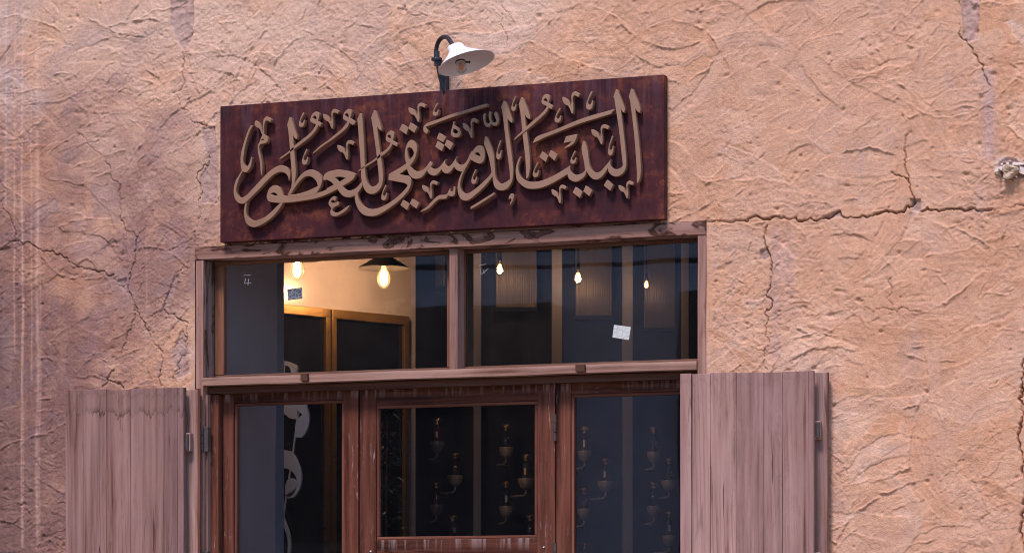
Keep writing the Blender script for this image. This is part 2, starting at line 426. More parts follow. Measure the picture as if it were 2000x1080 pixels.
def crack_path(px, jit=.006, n=3, seed=0):
    r = np.random.default_rng(seed + 500)
    p = np.array([(P(u, v, 0).x, P(u, v, 0).z) for u, v in px])
    for k in range(n):
        q = [p[0]]
        for a, b in zip(p[:-1], p[1:]):
            d = b - a; L = np.hypot(*d)
            m = (a + b) / 2 + np.array([-d[1], d[0]]) / max(L, 1e-6) * r.normal() * min(jit, L * .16)
            q += [m, b]
        p = np.array(q)
    return p

CRACKS = [  # path in the photograph, half width (m), depth (m), lift of the plaster on one side (m)
    ([(360, 100), (356, 150), (352, 205)], .0026, .012, .001),
    ([(352, 205), (365, 215), (372, 232), (400, 245), (420, 250), (415, 275), (408, 300), (405, 325), (390, 335), (385, 350), (392, 370), (388, 392)], .0034, .013, .006),
    ([(388, 392), (392, 420), (384, 450), (381, 480)], .003, .006, .003),
    ([(0, 487), (28, 471), (60, 475), (90, 490), (130, 503), (150, 520), (185, 528), (222, 536)], .003, .012, .003),
    ([(4, 400), (20, 425), (28, 445), (28, 471)], .0024, .009, .001),
    ([(207, 315), (215, 340), (233, 360), (237, 420), (243, 440), (268, 465)], .0020, .007, .001),
    ([(285, 440), (268, 465), (262, 490), (255, 540), (252, 570), (262, 595), (290, 650), (317, 690), (315, 757)], .0028, .012, .001),
    ([(224, 545), (240, 570), (255, 578)], .0022, .008, .0),
    ([(262, 595), (257, 640), (245, 670), (225, 710), (208, 740), (200, 757)], .0032, .009, .002),
    ([(208, 740), (225, 748), (240, 757)], .006, .012, .003),
    ([(380, 498), (350, 530), (335, 560), (320, 605)], .0034, .007, .003),
    ([(320, 605), (345, 620), (368, 632), (360, 670), (350, 720), (338, 748)], .0034, .009, .003),
    ([(1379, 431), (1420, 433), (1445, 430), (1460, 433), (1500, 428), (1508, 423), (1530, 424), (1580, 427), (1610, 425), (1640, 412), (1646, 424), (1700, 421), (1770, 404), (1788, 394)], .0042, .017, .003),
    ([(1798, 413), (1850, 408), (1880, 410), (1930, 411), (1950, 407), (2000, 403)], .0042, .016, .003),
    ([(1498, 440), (1495, 480), (1504, 500), (1507, 540), (1502, 565), (1506, 600), (1498, 632)], .0034, .014, .001),
    ([(1498, 632), (1499, 660), (1499, 722)], .0016, .006, .0),
    ([(1492, 500), (1478, 520), (1464, 536)], .002, .006, .0),
    ([(1783, 396), (1778, 370), (1775, 345), (1768, 300), (1766, 240), (1762, 225)], .0030, .013, .001),
    ([(1775, 357), (1762, 346), (1740, 336)], .0026, .010, .001),
    ([(1876, 0), (1878, 75), (1900, 95), (1915, 125), (1935, 170)], .0024, .010, .001),
    ([(2000, 700), (1995, 740), (1998, 790), (1992, 840), (1998, 900), (1997, 1000), (2002, 1085)], .0044, .016, .002),
    ([(975, 0), (985, 60), (1000, 130), (1003, 160)], .0013, .005, .0),
    ([(1740, 542), (1741, 575), (1742, 606)], .0014, .005, .0),
    ([(1690, 600), (1742, 606), (1760, 600), (1800, 607)], .003, .004, .003),
    ([(150, 260), (207, 315)], .0018, .004, .001),
]
CHIPS = [  # patches where the top coat fell off: outline in the photograph, depth
    ([(332, -5), (378, -5), (381, 40), (376, 72), (360, 102), (346, 85), (334, 45)], .011),
    ([(1877, -8), (1916, -8), (1914, 40), (1912, 78), (1892, 84), (1879, 72)], .007),
    ([(1775, 388), (1798, 388), (1799, 414), (1782, 412)], .009),
    ([(1484, 487), (1500, 484), (1506, 500), (1494, 510), (1482, 506)], .010),
    ([(227, 547), (247, 541), (251, 578), (238, 566)], .007),
    ([(1900, 409), (1945, 404), (1935, 412), (1905, 413)], .008),
    ([(1600, 424), (1640, 410), (1644, 424), (1612, 430)], .007),
    ([(394, 250), (422, 248), (428, 330), (426, 400), (394, 398), (390, 345), (407, 320)], .004),
    ([(1947, 322), (1967, 308), (1985, 311), (2002, 325), (2002, 346), (1980, 350), (1960, 344)], .006),
    ([(336, 690), (356, 640), (366, 660), (372, 700), (365, 735), (345, 740)], .004),
    ([(318, 600), (340, 540), (352, 532), (342, 570), (330, 608)], .004),
]
def build_wall():
    step = .0035
    fx = np.arange(-2.42, 2.16, step); fz = np.arange(1.80, 4.30, step)
    xs = np.concatenate([np.linspace(-3.4, -2.42, 40)[:-1], fx, np.linspace(fx[-1], 7.5, 160)[1:]])
    zs = np.concatenate([np.linspace(0, 1.80, 60)[:-1], fz, np.linspace(fz[-1], 5.6, 60)[1:]])
    for arr, val in ((xs, OX0), (xs, OX1), (zs, OZ1)):
        arr[np.argmin(abs(arr - val))] = val
    Xg, Zg = np.meshgrid(xs, zs)            # rows = z
    Xg = Xg.astype(np.float64); Zg = Zg.astype(np.float64)
    H = .016 * fbm(Xg, Zg, 1.4, 1, 3)
    tone = np.zeros_like(H); chipm = np.zeros_like(H)
    W1 = fbm(Xg, Zg, 14, 31, 4) * .030; W2 = fbm(Xg, Zg, 14, 61, 4) * .030
    W3 = fbm(Xg, Zg, 70, 91, 2) * .008
    r = np.random.default_rng(5)
    # trowel swipes laid over one another
    N = 4200
    for i in range(N):
        cx, cz = r.uniform(-2.6, 2.5), r.uniform(1.65, 4.45)
        L = r.uniform(.12, .50); w = r.uniform(.035, .12)
        if r.random() < .3: L, w = r.uniform(.05, .18), r.uniform(.012, .04)
        ang = r.choice([r.normal(.32, .35), r.normal(-.45, .45), r.normal(1.2, .5)], p=[.5, .33, .17])
        k = r.normal(0, 1.5); lev = r.normal(0, .0013); lip = min(.005, abs(r.normal(0, .0030))) * (r.random() < .65) + .0003; dA = r.uniform(.3, 1.6) * .0020; dS = r.integers(800, 830) ; tilt = r.normal(0, .0075) * min(1.0, w / .05); al = r.uniform(.45, .95)
        rad = math.hypot(L, w) / 2 + .05
        j0, j1 = np.searchsorted(xs, [cx - rad, cx + rad]); i0, i1 = np.searchsorted(zs, [cz - rad, cz + rad])
        if j1 - j0 < 3 or i1 - i0 < 3: continue
        sl = (slice(i0, i1), slice(j0, j1))
        dx = Xg[sl] - cx + W1[sl]; dz = Zg[sl] - cz + W2[sl]
        s = dx * math.cos(ang) + dz * math.sin(ang); t = -dx * math.sin(ang) + dz * math.cos(ang) + k * s * s + W3[sl]
        taper = np.clip(1 - (2 * s / L) ** 2, 0, 1) ** .4
        hw = w / 2 * (.35 + .65 * taper)
        inn = np.minimum(hw - abs(t), L / 2 - abs(s))
        m = sstep(inn / .0035) * al
        if m.sum() < 4: continue
        hm = (H[sl] * m).sum() / m.sum()
        tgt = hm + lev + tilt * t / w * (1 - .35 * (2 * s / L) ** 2)
        H[sl] = H[sl] * (1 - m) + (tgt * .72 + H[sl] * .28) * m
        dr = vnoise(s * .12, t, 170, int(dS)) - .5
        H[sl] += m * dr * dA
        edge = np.where(t < hw, np.exp(-((t - hw) / .0050) ** 2), np.exp(-((t - hw) / .0020) ** 2)) * sstep((L / 2 - abs(s)) / .02)
        H[sl] += edge * lip * np.clip(.4 + 2.2 * vnoise(Xg[sl], Zg[sl], 38, 7) - .7, 0, 1.4)
        tone[sl] = tone[sl] * (1 - m) + (r.normal(0, 1) + dr * 2.2) * m
    RM = sstep((fbm(Xg, Zg, 2.6, 271, 4) + .015) / .11)
    for i in range(1500):
        cx, cz = r.uniform(-2.4, 2.1), r.uniform(1.8, 4.3)
        if RM[min(len(zs) - 1, np.searchsorted(zs, cz)), min(len(xs) - 1, np.searchsorted(xs, cx))] < r.uniform(.1, .9): continue
        L = r.uniform(.012, .07); ang = r.normal(.35, .7); k = r.normal(0, 6)
        j0, j1 = np.searchsorted(xs, [cx - L, cx + L]); i0, i1 = np.searchsorted(zs, [cz - L, cz + L])
        sl = (slice(i0, i1), slice(j0, j1)); dx = Xg[sl] - cx + W1[sl] * .5; dz = Zg[sl] - cz + W2[sl] * .5
        s = dx * math.cos(ang) + dz * math.sin(ang); t = -dx * math.sin(ang) + dz * math.cos(ang) + k * s * s
        a_ = r.uniform(.0012, .0042) * np.clip(1 - (2 * s / L) ** 2, 0, 1)
        H[sl] += a_ * np.where(t > 0, np.exp(-(t / .006) ** 2), -.8 * np.exp(-(t / .004) ** 2))
    # torn, rough places
    rg = sstep((fbm(Xg, Zg, 3.2, 201, 4) - .07) / .10)
    tear = abs(fbm(Xg, Zg, 26, 221, 3))
    H -= rg * np.clip(.035 - tear, 0, 1) * .11
    H += rg * fbm(Xg, Zg, 60, 231, 2) * .004
    # directional drag marks and grain
    dgx = Xg * .8 + Zg * .6; dgz = -Xg * .6 + Zg * .8
    H += fbm(dgx * .35, dgz, 45, 241, 3) * .0028 * (.3 + .8 * RM)
    H += fbm(Xg, Zg, 100, 251, 2) * .0034 * (.22 + 1.0 * RM)
    # pits
    for i in range(420):
        cx, cz = r.uniform(-2.4, 2.1), r.uniform(1.8, 4.3); rr = r.uniform(.003, .008)
        j0, j1 = np.searchsorted(xs, [cx - .03, cx + .03]); i0, i1 = np.searchsorted(zs, [cz - .03, cz + .03])
        sl = (slice(i0, i1), slice(j0, j1))
        d = np.hypot((Xg[sl] - cx) * r.uniform(.5, 1.2), Zg[sl] - cz) + W3[sl]
        H[sl] -= r.uniform(.003, .009) * np.exp(-(d / rr) ** 2)
    # fallen-off patches
    for pg, dep in CHIPS:
        q = np.array([(P(u, v, 0).x, P(u, v, 0).z) for u, v in pg])
        j0, j1 = np.searchsorted(xs, [q[:, 0].min() - .05, q[:, 0].max() + .05]); i0, i1 = np.searchsorted(zs, [q[:, 1].min() - .05, q[:, 1].max() + .05])
        sl = (slice(i0, i1), slice(j0, j1))
        x = Xg[sl] + W1[sl] * .35 + W3[sl]; z = Zg[sl] + W2[sl] * .35
        ins = np.zeros(x.shape, bool); dist = np.full(x.shape, 9.)
        for (ax, az), (bx, bz) in zip(q, np.roll(q, -1, 0)):
            ins ^= ((az > z) != (bz > z)) & (x < (bx - ax) * (z - az) / (bz - az + 1e-12) + ax)
            tt = np.clip(((x - ax) * (bx - ax) + (z - az) * (bz - az)) / ((bx - ax) ** 2 + (bz - az) ** 2 + 1e-12), 0, 1)
            dist = np.minimum(dist, np.hypot(x - ax - tt * (bx - ax), z - az - tt * (bz - az)))
        m = np.where(ins, sstep(dist / .006), 0)
        H[sl] += m * (-dep + fbm(Xg[sl], Zg[sl], 55, 301, 2) * .007) + np.where(ins, 0, np.exp(-dist / .008) * .0025)
        tone[sl] -= m * .6; chipm[sl] = np.maximum(chipm[sl], m)
    # cracks
    for ci, (px, hw, dep, lift) in enumerate(CRACKS):
        p = crack_path(px, jit=.007, n=4, seed=ci)
        for (ax, az), (bx, bz) in zip(p[:-1], p[1:]):
            pad = .03
            j0, j1 = np.searchsorted(xs, [min(ax, bx) - pad, max(ax, bx) + pad]); i0, i1 = np.searchsorted(zs, [min(az, bz) - pad, max(az, bz) + pad])
            if j1 - j0 < 2 or i1 - i0 < 2: continue
        # distance field of the whole path
        j0, j1 = np.searchsorted(xs, [p[:, 0].min() - .08, p[:, 0].max() + .08]); i0, i1 = np.searchsorted(zs, [p[:, 1].min() - .08, p[:, 1].max() + .08])
        sl = (slice(i0, i1), slice(j0, j1)); x = Xg[sl]; z = Zg[sl]
        dist = np.full(x.shape, 9.); side = np.zeros(x.shape)
        for (ax, az), (bx, bz) in zip(p[:-1], p[1:]):
            a0, a1 = np.searchsorted(xs[j0:j1], [min(ax, bx) - .07, max(ax, bx) + .07]); b0, b1 = np.searchsorted(zs[i0:i1], [min(az, bz) - .07, max(az, bz) + .07])
            s2 = (slice(b0, b1), slice(a0, a1)); xx = x[s2]; zz = z[s2]
            tt = np.clip(((xx - ax) * (bx - ax) + (zz - az) * (bz - az)) / ((bx - ax) ** 2 + (bz - az) ** 2 + 1e-12), 0, 1)
            dd = np.hypot(xx - ax - tt * (bx - ax), zz - az - tt * (bz - az))
            cr = np.sign((bx - ax) * (zz - az) - (bz - az) * (xx - ax))
            up = dd < dist[s2]
            dist[s2] = np.where(up, dd, dist[s2]); side[s2] = np.where(up, cr, side[s2])
        wv = hw * (.46 if p[0, 0] < 0 else .52) * (.35 + 1.3 * vnoise(x, z, 30, 400 + ci)); brk = np.clip(-.05 + 1.7 * vnoise(x, z, 13, 430 + ci), 0, 1)
        H[sl] += lift * .35 * np.clip(side, 0, 1) * np.exp(-dist / .012) * (.5 + vnoise(x, z, 9, 450 + ci))
        H[sl] -= dep * (1.7 if p[0, 0] < 0 else 2.0) * brk * np.exp(-(dist / np.maximum(wv, .0012)) ** 2)
    # smooth rendered band beside the frame
    bx = np.minimum(abs(Xg - OX0), abs(Xg - OX1)); nb = sstep((.035 - bx) / .02) * (Zg < OZ1 + .01)
    H = H * (1 - .8 * nb) + .0 * nb
    H = np.clip(H, -.062, .02)
    # fade relief towards the coarse outskirts (keeps the undulation)
    # --- colour of the plaster itself
    base = np.array([.565, .334, .226])
    n1 = fbm(Xg, Zg, 1.3, 501, 4); n2 = fbm(Xg, Zg, 5.0, 511, 4); n3 = fbm(Xg, Zg, 22, 521, 3)
    col = np.ones(Xg.shape + (3,)) * base
    tn = np.clip(tone * .42 + n2 * 1.3, -1, 1)[..., None]
    col = np.where(tn > 0, col * (1 - tn) + np.array((.480, .252, .150)) * tn, col * (1 + tn) - np.array((.600, .405, .318)) * tn)
    col *= (1 + .03 * np.clip(tone, -2.5, 2.5) + .16 * n2 + .36 * n3)[..., None]
    def blend(m, c): 
        nonlocal col
        col = col * (1 - m[..., None]) + np.array(c) * m[..., None]
    blend(sstep((n1 - .03) / .16) * .55, (.58, .40, .315))          # paler, drier render
    blend(sstep((-n1 - .02) / .16) * .50, (.50, .275, .175))        # rustier render
    # damp red-brown stain on the left, with the light falloff there painted in
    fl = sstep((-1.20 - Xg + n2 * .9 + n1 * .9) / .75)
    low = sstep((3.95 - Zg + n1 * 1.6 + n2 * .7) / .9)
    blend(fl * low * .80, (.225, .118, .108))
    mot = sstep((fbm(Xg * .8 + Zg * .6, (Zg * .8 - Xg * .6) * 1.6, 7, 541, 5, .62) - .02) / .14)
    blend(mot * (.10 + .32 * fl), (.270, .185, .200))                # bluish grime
    mo2 = sstep((fbm(Xg, Zg, 16, 561, 4, .6) - .06) / .10)
    blend(mo2 * .25, (.60, .36, .24))
    blend(sstep((-1.72 - Xg + n2 * .6) / .35) * sstep((3.55 - Zg + n1) / .8) * .40, (.150, .092, .098))  # lower left deepened again: stain and painted light falloff
    # paler high up at the far left and along the top
    blend(sstep((-2.10 - Xg + n2 * .4) / .12) * sstep((Zg - 3.62 + n1 * .5) / .35) * .45, (.50, .42, .42))
    blend(sstep((Zg - 3.86 + n1 * .7 + n2 * .4) / .3) * .40, (.60, .44, .35))  # skylight along the wall top put into the colour
    # soft grey water runs below cracks, then single streaks and patches
    sx = fbm(Xg, Zg * .06, 20, 601, 3)
    blend(sstep((sx - .09) / .14) * sstep((fbm(Xg, Zg, 1.8, 611, 3) + .02) / .25) * .26, (.38, .27, .25))
    for (u, v0, v1, wd, a, c) in [(28, 0, 700, .0045, .75, (.66, .40, .30)), (43, 0, 1080, .0050, .85, (.66, .42, .32)), (62, 60, 760, .0045, .6, (.60, .38, .28)), (73, 0, 1080, .0085, .75, (.64, .42, .34)),
                                  (11, 0, 420, .005, .5, (.6, .5, .5)), (286, 420, 760, .003, .45, (.62, .42, .33)), (46, 560, 1080, .004, .5, (.62, .38, .30)), (78, 470, 1080, .004, .45, (.62, .38, .30)), (262, 120, 300, .003, .3, (.6, .5, .45)),
                                  (1515, 440, 720, .022, .38, (.33, .24, .26)), (1540, 430, 640, .016, .25, (.34, .25, .27)), (1430, 470, 700, .012, .22, (.36, .27, .27)), (1932, 130, 330, .024, .40, (.38, .31, .35)), (1880, 200, 330, .012, .30, (.40, .32, .35)),
                                  (675, 50, 120, .010, .45, (.36, .21, .17)), (930, 130, 172, .018, .75, (.20, .11, .06)), (868, 140, 176, .02, .35, (.30, .2, .17)), (1625, 700, 1080, .02, .30, (.38, .24, .22)), (1640, 850, 1080, .016, .25, (.40, .24, .21))]:  # dark brown spot under the lamp shade: the lamp's shadow painted in
        x = X(u, 0); za, zb = Z(u, v0, 0), Z(u, v1, 0)
        wob_ = (vnoise(Xg * 0 + u, Zg, 3.0, 700) - .5) * .008
        m = np.exp(-((Xg - x - wob_) / wd) ** 2) * sstep((za - Zg) / .06 + .3) * sstep((Zg - zb) / .06) * np.clip(.35 + 1.2 * vnoise(Xg * 0 + u, Zg, 11, 701), 0, 1)
        blend(np.clip(m * a * (.62 if c[0] > .55 else 1), 0, 1), c)
        if a > .55 and c[0] > .5: H += m * .0012
    # white broken render round the beam end
    q = P(1972, 330, 0); d = np.hypot((Xg - q.x) * .8, Zg - q.z) + n3 * .03 + n2 * .03
    blend(sstep((.055 - d) / .02) * .55 * sstep((Zg - q.z + .01) / .01), (.60, .50, .46))
    blend(chipm * .65, (.335, .235, .225))                          # bare undercoat
    col = np.clip(col, .02, .85)
    ny, nx = Xg.shape
    co = np.stack([Xg, -H, Zg], -1).reshape(-1, 3).astype(np.float32)
    idx = np.arange(ny * nx).reshape(ny, nx)
    qd = np.stack([idx[:-1, :-1], idx[:-1, 1:], idx[1:, 1:], idx[1:, :-1]], -1)
    cxm = (xs[:-1] + xs[1:]) / 2; czm = (zs[:-1] + zs[1:]) / 2
    keep = ~((cxm[None, :] > OX0) & (cxm[None, :] < OX1) & (czm[:, None] < OZ1))
    qd = qd[keep].reshape(-1, 4).astype(np.int32)
    me = bpy.data.meshes.new('plaster_wall')
    me.vertices.add(len(co)); me.vertices.foreach_set('co', co.ravel())
    me.loops.add(qd.size); me.loops.foreach_set('vertex_index', qd.ravel())
    me.polygons.add(len(qd)); me.polygons.foreach_set('loop_start', np.arange(0, qd.size, 4, dtype=np.int32))
    me.polygons.foreach_set('loop_total', np.full(len(qd), 4, np.int32))
    me.polygons.foreach_set('use_smooth', np.ones(len(qd), bool))
    me.update(calc_edges=True)
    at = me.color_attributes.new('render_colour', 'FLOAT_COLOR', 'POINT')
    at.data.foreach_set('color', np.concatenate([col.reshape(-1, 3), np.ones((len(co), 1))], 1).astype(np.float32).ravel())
    w = NT('ochre_plaster', .9, spec=.06)
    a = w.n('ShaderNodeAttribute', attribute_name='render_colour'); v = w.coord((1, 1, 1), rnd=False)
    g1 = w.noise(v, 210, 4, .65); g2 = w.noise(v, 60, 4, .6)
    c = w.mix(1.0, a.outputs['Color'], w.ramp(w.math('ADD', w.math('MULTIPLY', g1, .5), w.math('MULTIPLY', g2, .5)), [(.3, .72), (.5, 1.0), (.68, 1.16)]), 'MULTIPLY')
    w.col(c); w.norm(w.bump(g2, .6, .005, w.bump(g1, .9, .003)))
    me.materials.append(w.m)
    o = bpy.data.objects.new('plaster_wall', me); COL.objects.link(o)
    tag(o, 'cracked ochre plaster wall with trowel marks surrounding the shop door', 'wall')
    # the thickness of the masonry behind the render, grey plastered inside
    for nm, x0, x1, z0, z1 in (('reveal', -3.4, OX0 + .035, 0, 5.6), ('reveal', OX1 - .03, 7.5, 0, 5.6), ('reveal', OX0 + .036, OX1 - .031, OZ1 + .30, 5.59)):
        b = box(nm, x0, x1, .122, .77, z0, z1, M['reveal'], o, bev=0)
    return o
wall = build_wall()

# ================================================================== shop front (fixed frame, transom, door leaves)
YF, YS, YG = -.006, .082, .098
def shop_front():
    z0 = 0.02
    xl, xr = X(381.5, YF), X(1379, YF)
    base = (0.0, 0.0, 0.0)
    t = empty('shop_doorway', (0, 0, 0))
    tag(t, 'weathered wooden shop door front with two transom panes below the sign', 'doorway')
    B = lambda n, *a, **k: box(n, *a, parent=t, **k)
    zt = (Z(381, 482, YF) + Z(1379, 434, YF)) / 2; zb = (Z(381, 507, YF) + Z(1379, 459, YF)) / 2
    B('head_rail', xl, xr, YF - .004, .10, zb, zt, M['frame_h'], wob=.0012)
    # thin fillet above the rail, behind the sign
    B('fillet', X(440, YF), X(1290, YF), -.004, .03, zt + .001, zt + .026, M['frame_h'], wob=.0015)
    sl, sr = X(397, YF), X(1362.5, YF)
    B('stile', xl + .002, sl, YF, .10, z0, zb - .001, M['frame_v'], wob=.0008)
    B('stile', sr, xr - .001, YF, .10, z0, zb - .001, M['frame_v'], wob=.0008)
    # ledge between the transom and the doors
    lt = (Z(398, 737, YF) + Z(1364, 706.5, YF)) / 2; lb = (Z(398, 751.5, YF) + Z(1364, 724, YF)) / 2
    B('ledge', sl + .001, sr - .001, YF - .012, .12, lb, lt, M['ledge_h'], wob=.0014)
    B('drip_rail', sl + .002, sr - .002, .030, .12, lb - .030, lb - .002, M['dark_wood'])
    for u in (599.5, 1137.5):
        x = X(u, YF); hw = .0155 if u < 800 else .019
        B('turn_block', x - hw, x + hw, YF - .030, YF - .0135, lb + .004, lb + .036 if u < 800 else lt + .001, M['dark_wood'], bev=.003)
    # jamb lining seen on the left
    B('jamb_lining', sl + .0005, sl + .006, .002, .084, lt + .001, zb - .002, M['jamb_v'])
    # transom sashes
    gt = (Z(440, 515, YS) + Z(1362, 474.5, YS)) / 2; gb = (Z(440, 730.5, YS) + Z(1362, 702, YS)) / 2
    ml, mr = X(879, .02), X(895, .02)
    B('mullion', ml, mr, .012, .12, lt + .001, zb - .001, M['frame_v'])
    for i, (a, b) in enumerate(((sl + .009, ml - .001), (mr + .001, sr - .001))):
        ga, gb_ = (X(437, YS), X(873, YS)) if i == 0 else (X(904, YS), b - .014)
        s = B('sash', a, b, YS + .001, .11, lt + .002, gb, M['sash_h'], wob=0)
        C_ = lambda n, *q, **k: box(n, *q, parent=s, base=s.location, **k)
        C_('sash_rail', a, b, YS, .11, gt, zb - .001, M['sash_h'])
        C_('sash_stile', a, ga, YS - .001, .109, gb + .0005, gt - .0005, M['sash_v'])
        C_('sash_stile', gb_, b, YS - .001, .109, gb + .0005, gt - .0005, M['sash_v'])
        C_('pane', ga - .004, gb_ + .004, YG, YG + .0005, gb - .004, gt + .004, M['glass'], bev=0)
    # door leaves
    YD = .072
    zt_d = Z(701, 756, YD)
    leaves = [  # outer u0,u1 ; glass u0,u1 ; glass top (u,v) ; bottom of the glass (u,v) or None
        (436, 699.5, 464, 668.5, (464, 793), None),
        (701.5, 1083.5, 742, 1045, (742, 798), (742, 1048)),
        (1086.5, 1361, 1122, 1340, (1122, 776), None)]
    for k, (u0, u1, g0, g1, gtp, gbt) in enumerate(leaves):
        x0, x1, a, b = X(u0, YD), X(u1, YD), X(g0, YD + .012), X(g1, YD + .012)
        gz = Z(gtp[0], gtp[1], YD + .01); gzb = Z(gbt[0], gbt[1], YD + .01) if gbt else .95
        bw = .012
        leaf = B('door_leaf', a - bw + .0005, b + bw - .0005, YD + .004, YD + .036, .06, gzb - .10 - bw, M['door_h'], bev=.004)
        C_ = lambda n, *q, **kk: box(n, *q, parent=leaf, base=leaf.location, **kk)
        y = YD + (.004 if k == 1 else 0)
        C_('stile', x0, a - bw, y, YD + .04, .03, zt_d, M['door_v'], wob=.0006)
        C_('stile', b + bw, x1, y, YD + .04, .03, zt_d, M['door_v'], wob=.0006)
        C_('rail', a - bw + .0005, b + bw - .0005, y + .002, YD + .04, gz + bw, zt_d - .001, M['door_h'], wob=.0006)
        C_('rail', a - bw + .0005, b + bw - .0005, y + .002, YD + .04, gzb - .10 - bw + .0005, gzb - bw, M['door_h'], wob=.0006)
        C_('bead', a - bw + .001, a, YD + .006, YD + .03, gzb, gz, M['bead_v'], bev=.003)
        C_('bead', b, b + bw - .001, YD + .006, YD + .03, gzb, gz, M['bead_v'], bev=.003)
        C_('bead', a - bw + .001, b + bw - .001, YD + .0065, YD + .03, gz, gz + bw - .0005, M['bead_h'], bev=.003)
        C_('bead', a - bw + .001, b + bw - .001, YD + .0065, YD + .03, gzb - bw + .0005, gzb, M['bead_h'], bev=.003)
        C_('pane', a - .003, b + .003, YD + .022, YD + .0225, gzb - .003, gz + .003, M['door_glass'], bev=0)
        if k == 1:
            for v in (835, 1086):
                zc = Z(1083, v, YD)
                vf = [tube([(X(1084.5, YD), YD - .004, zc + d0), (X(1084.5, YD), YD - .004, zc + d1)], .0075, 10) for d0, d1 in ((-.052, -.019), (-.017, .017), (.019, .052))]
                V, F_ = merge(*vf); V = [v_ - leaf.location for v_ in V]
                mesh_obj('hinge', V, F_, M['old_iron'], leaf)
            for u, v in ((724, 1076), (1062, 1068)):
                p = P(u, v, YD)
                V, F_ = lathe([(0, -.003), (.003, -.003), (.0035, 0), (.0035, .004)], 10, (0, 1, 0), p - leaf.location)
                mesh_obj('screw', V, F_, M['enamel_in'], leaf)
    # door jamb strips on the left, with the shutter hinge
    B('jamb_strip', sl + .001, X(408, .02), .010, .07, z0, lb - .032, M['frame_v'])
    B('jamb_strip', X(408.5, .03), X(427.5, .04), .035, .09, z0, lb - .033, M['door_v'])
    # head jamb filler above the leaves
    for v in (858, 1100):
        zc = Z(398, v, YF)
        V, F_ = merge(*[tube([(X(395.5, YF), YF - .010, zc + d0), (X(395.5, YF), YF - .010, zc + d1)], .0095, 10) for d0, d1 in ((-.048, -.018), (-.016, .016), (.018, .048))])
        h = mesh_obj('hinge', V, F_, M['old_iron'], t)
        box('hinge_plate', X(397.5, YF), X(407, YF), YF - .006, YF + .02, zc - .05, zc + .05, M['old_iron'], h)
    return t
front = shop_front()

# ================================================================== folding shutters
def shutter(edges, ufree_v, y_a, y_b, rear, side_u, label, tide, latch):
    """edges: plank boundaries in the photograph; front leaf runs from depth y_a to y_b; rear = (u0, u1) of the folded leaf behind"""
    u0, u1 = edges[0], edges[-1]
    pa, pb = P(u0, ufree_v[0], y_a), P(u1, ufree_v[1], y_b)
    top = (pa.z + pb.z) / 2; ang = math.atan2(pb.y - pa.y, pb.x - pa.x); L = math.hypot(pb.x - pa.x, pb.y - pa.y)
    t = empty('folding_shutter', (pa.x, pa.y, .25), ang)
    tag(t, label, 'shutter', 'folding shutters beside the door')
    H = top - .25
    s = [0.0]
    for u in edges[1:]:
        # where the ray through u meets the leaf plane
        lo, hi = 0.0, L * 1.2
        for _ in range(40):
            m = (lo + hi) / 2
            p = pa + (pb - pa).normalized() * m
            d = p - CAM; uu = 1000 + FPX * d.dot(RT) / d.dot(FW)
            if uu < u: lo = m
            else: hi = m
        s.append(m)
    mat = M['board_tide_shaded'] if tide else M['board_tide_shaded2']
    for i, (a, b) in enumerate(zip(s[:-1], s[1:])):
        g = .0005
        dz = random.uniform(-.003, .003); dy = random.uniform(-.0009, .0009)
        if (i == 0 and not tide) : b -= .003
        box('plank', a + g, b - g, dy, .030 + dy, 0, H + dz, mat, t, bev=.0014, wob=.0005)
    box('batten', .01, s[-1] - .01, .0315, .046, .30, .38, M['board_v'], t)
    # leaf folded behind, nearer the wall, in the shutter's own frame
    inv = t.matrix_basis.inverted() if False else Matrix.LocRotScale(t.location, t.rotation_euler, None).inverted()
    ra, rb = P(rear[0], 800, -.034), P(rear[1], 800, -.034)
    n = 5
    for k in range(n):
        a = ra.lerp(rb, k / n); b = ra.lerp(rb, (k + 1) / n)
        la, lb_ = inv @ a, inv @ b
        o = box('rear_plank', 0, (lb_ - la).length - .001, 0, .026, 0, H - .003, M['board_v'], t, bev=.002, wob=.0005)
        o.location = Vector((la.x, la.y, H - .003 + random.uniform(-.002, .002))) + (lb_ - la) * .5
        o.rotation_euler = (0, 0, -ang)
    # narrow edge stile of the rear leaf that shows past the front leaf
    q = inv @ P(side_u[0], 800, -.044); q2 = inv @ P(side_u[1], 800, -.044)
    box('edge_stile', min(q.x, q2.x), max(q.x, q2.x), q.y, q.y + .009, 0, H - .002, M['bead_v'], t, bev=.002)
    for (u, v, w, h) in latch:
        c = inv @ P(u, v, -.044)
        b = box('latch_block', c.x - w / 2, c.x + w / 2, c.y - .034, c.y - .0005, c.z - h / 2, c.z + h / 2, M['board_v'], t, bev=.004)
        cc = Vector((c.x, c.y - .036, c.z)) - b.location
        V, F_ = tube([cc + Vector((w * .18, 0, -h * .42)), cc + Vector((w * .18, 0, h * .42))], .0085, 10)
        mesh_obj('hinge_pin', V, F_, M['old_iron'], b)
    return t
shutter([127.5, 162.3, 207.7, 255, 320, 346.5, 358.5], (762, 757), -.115, -.098, (140, 389), (381, 390),
        'left wooden plank shutter with dark tide marks across its top', True, [(369.5, 864, .040, .075), (369.5, 1110, .040, .075)])
shutter([1328.2, 1352, 1387.3, 1439, 1491.8, 1528, 1579.8, 1589.3], (730, 723.5), -.150, -.110, (1372, 1618), (1606, 1618.5),
        'pale wooden plank shutter right of the door overlapping the door frame', False, [(1598, 841, .030, .070), (1598, 1096, .030, .070)])

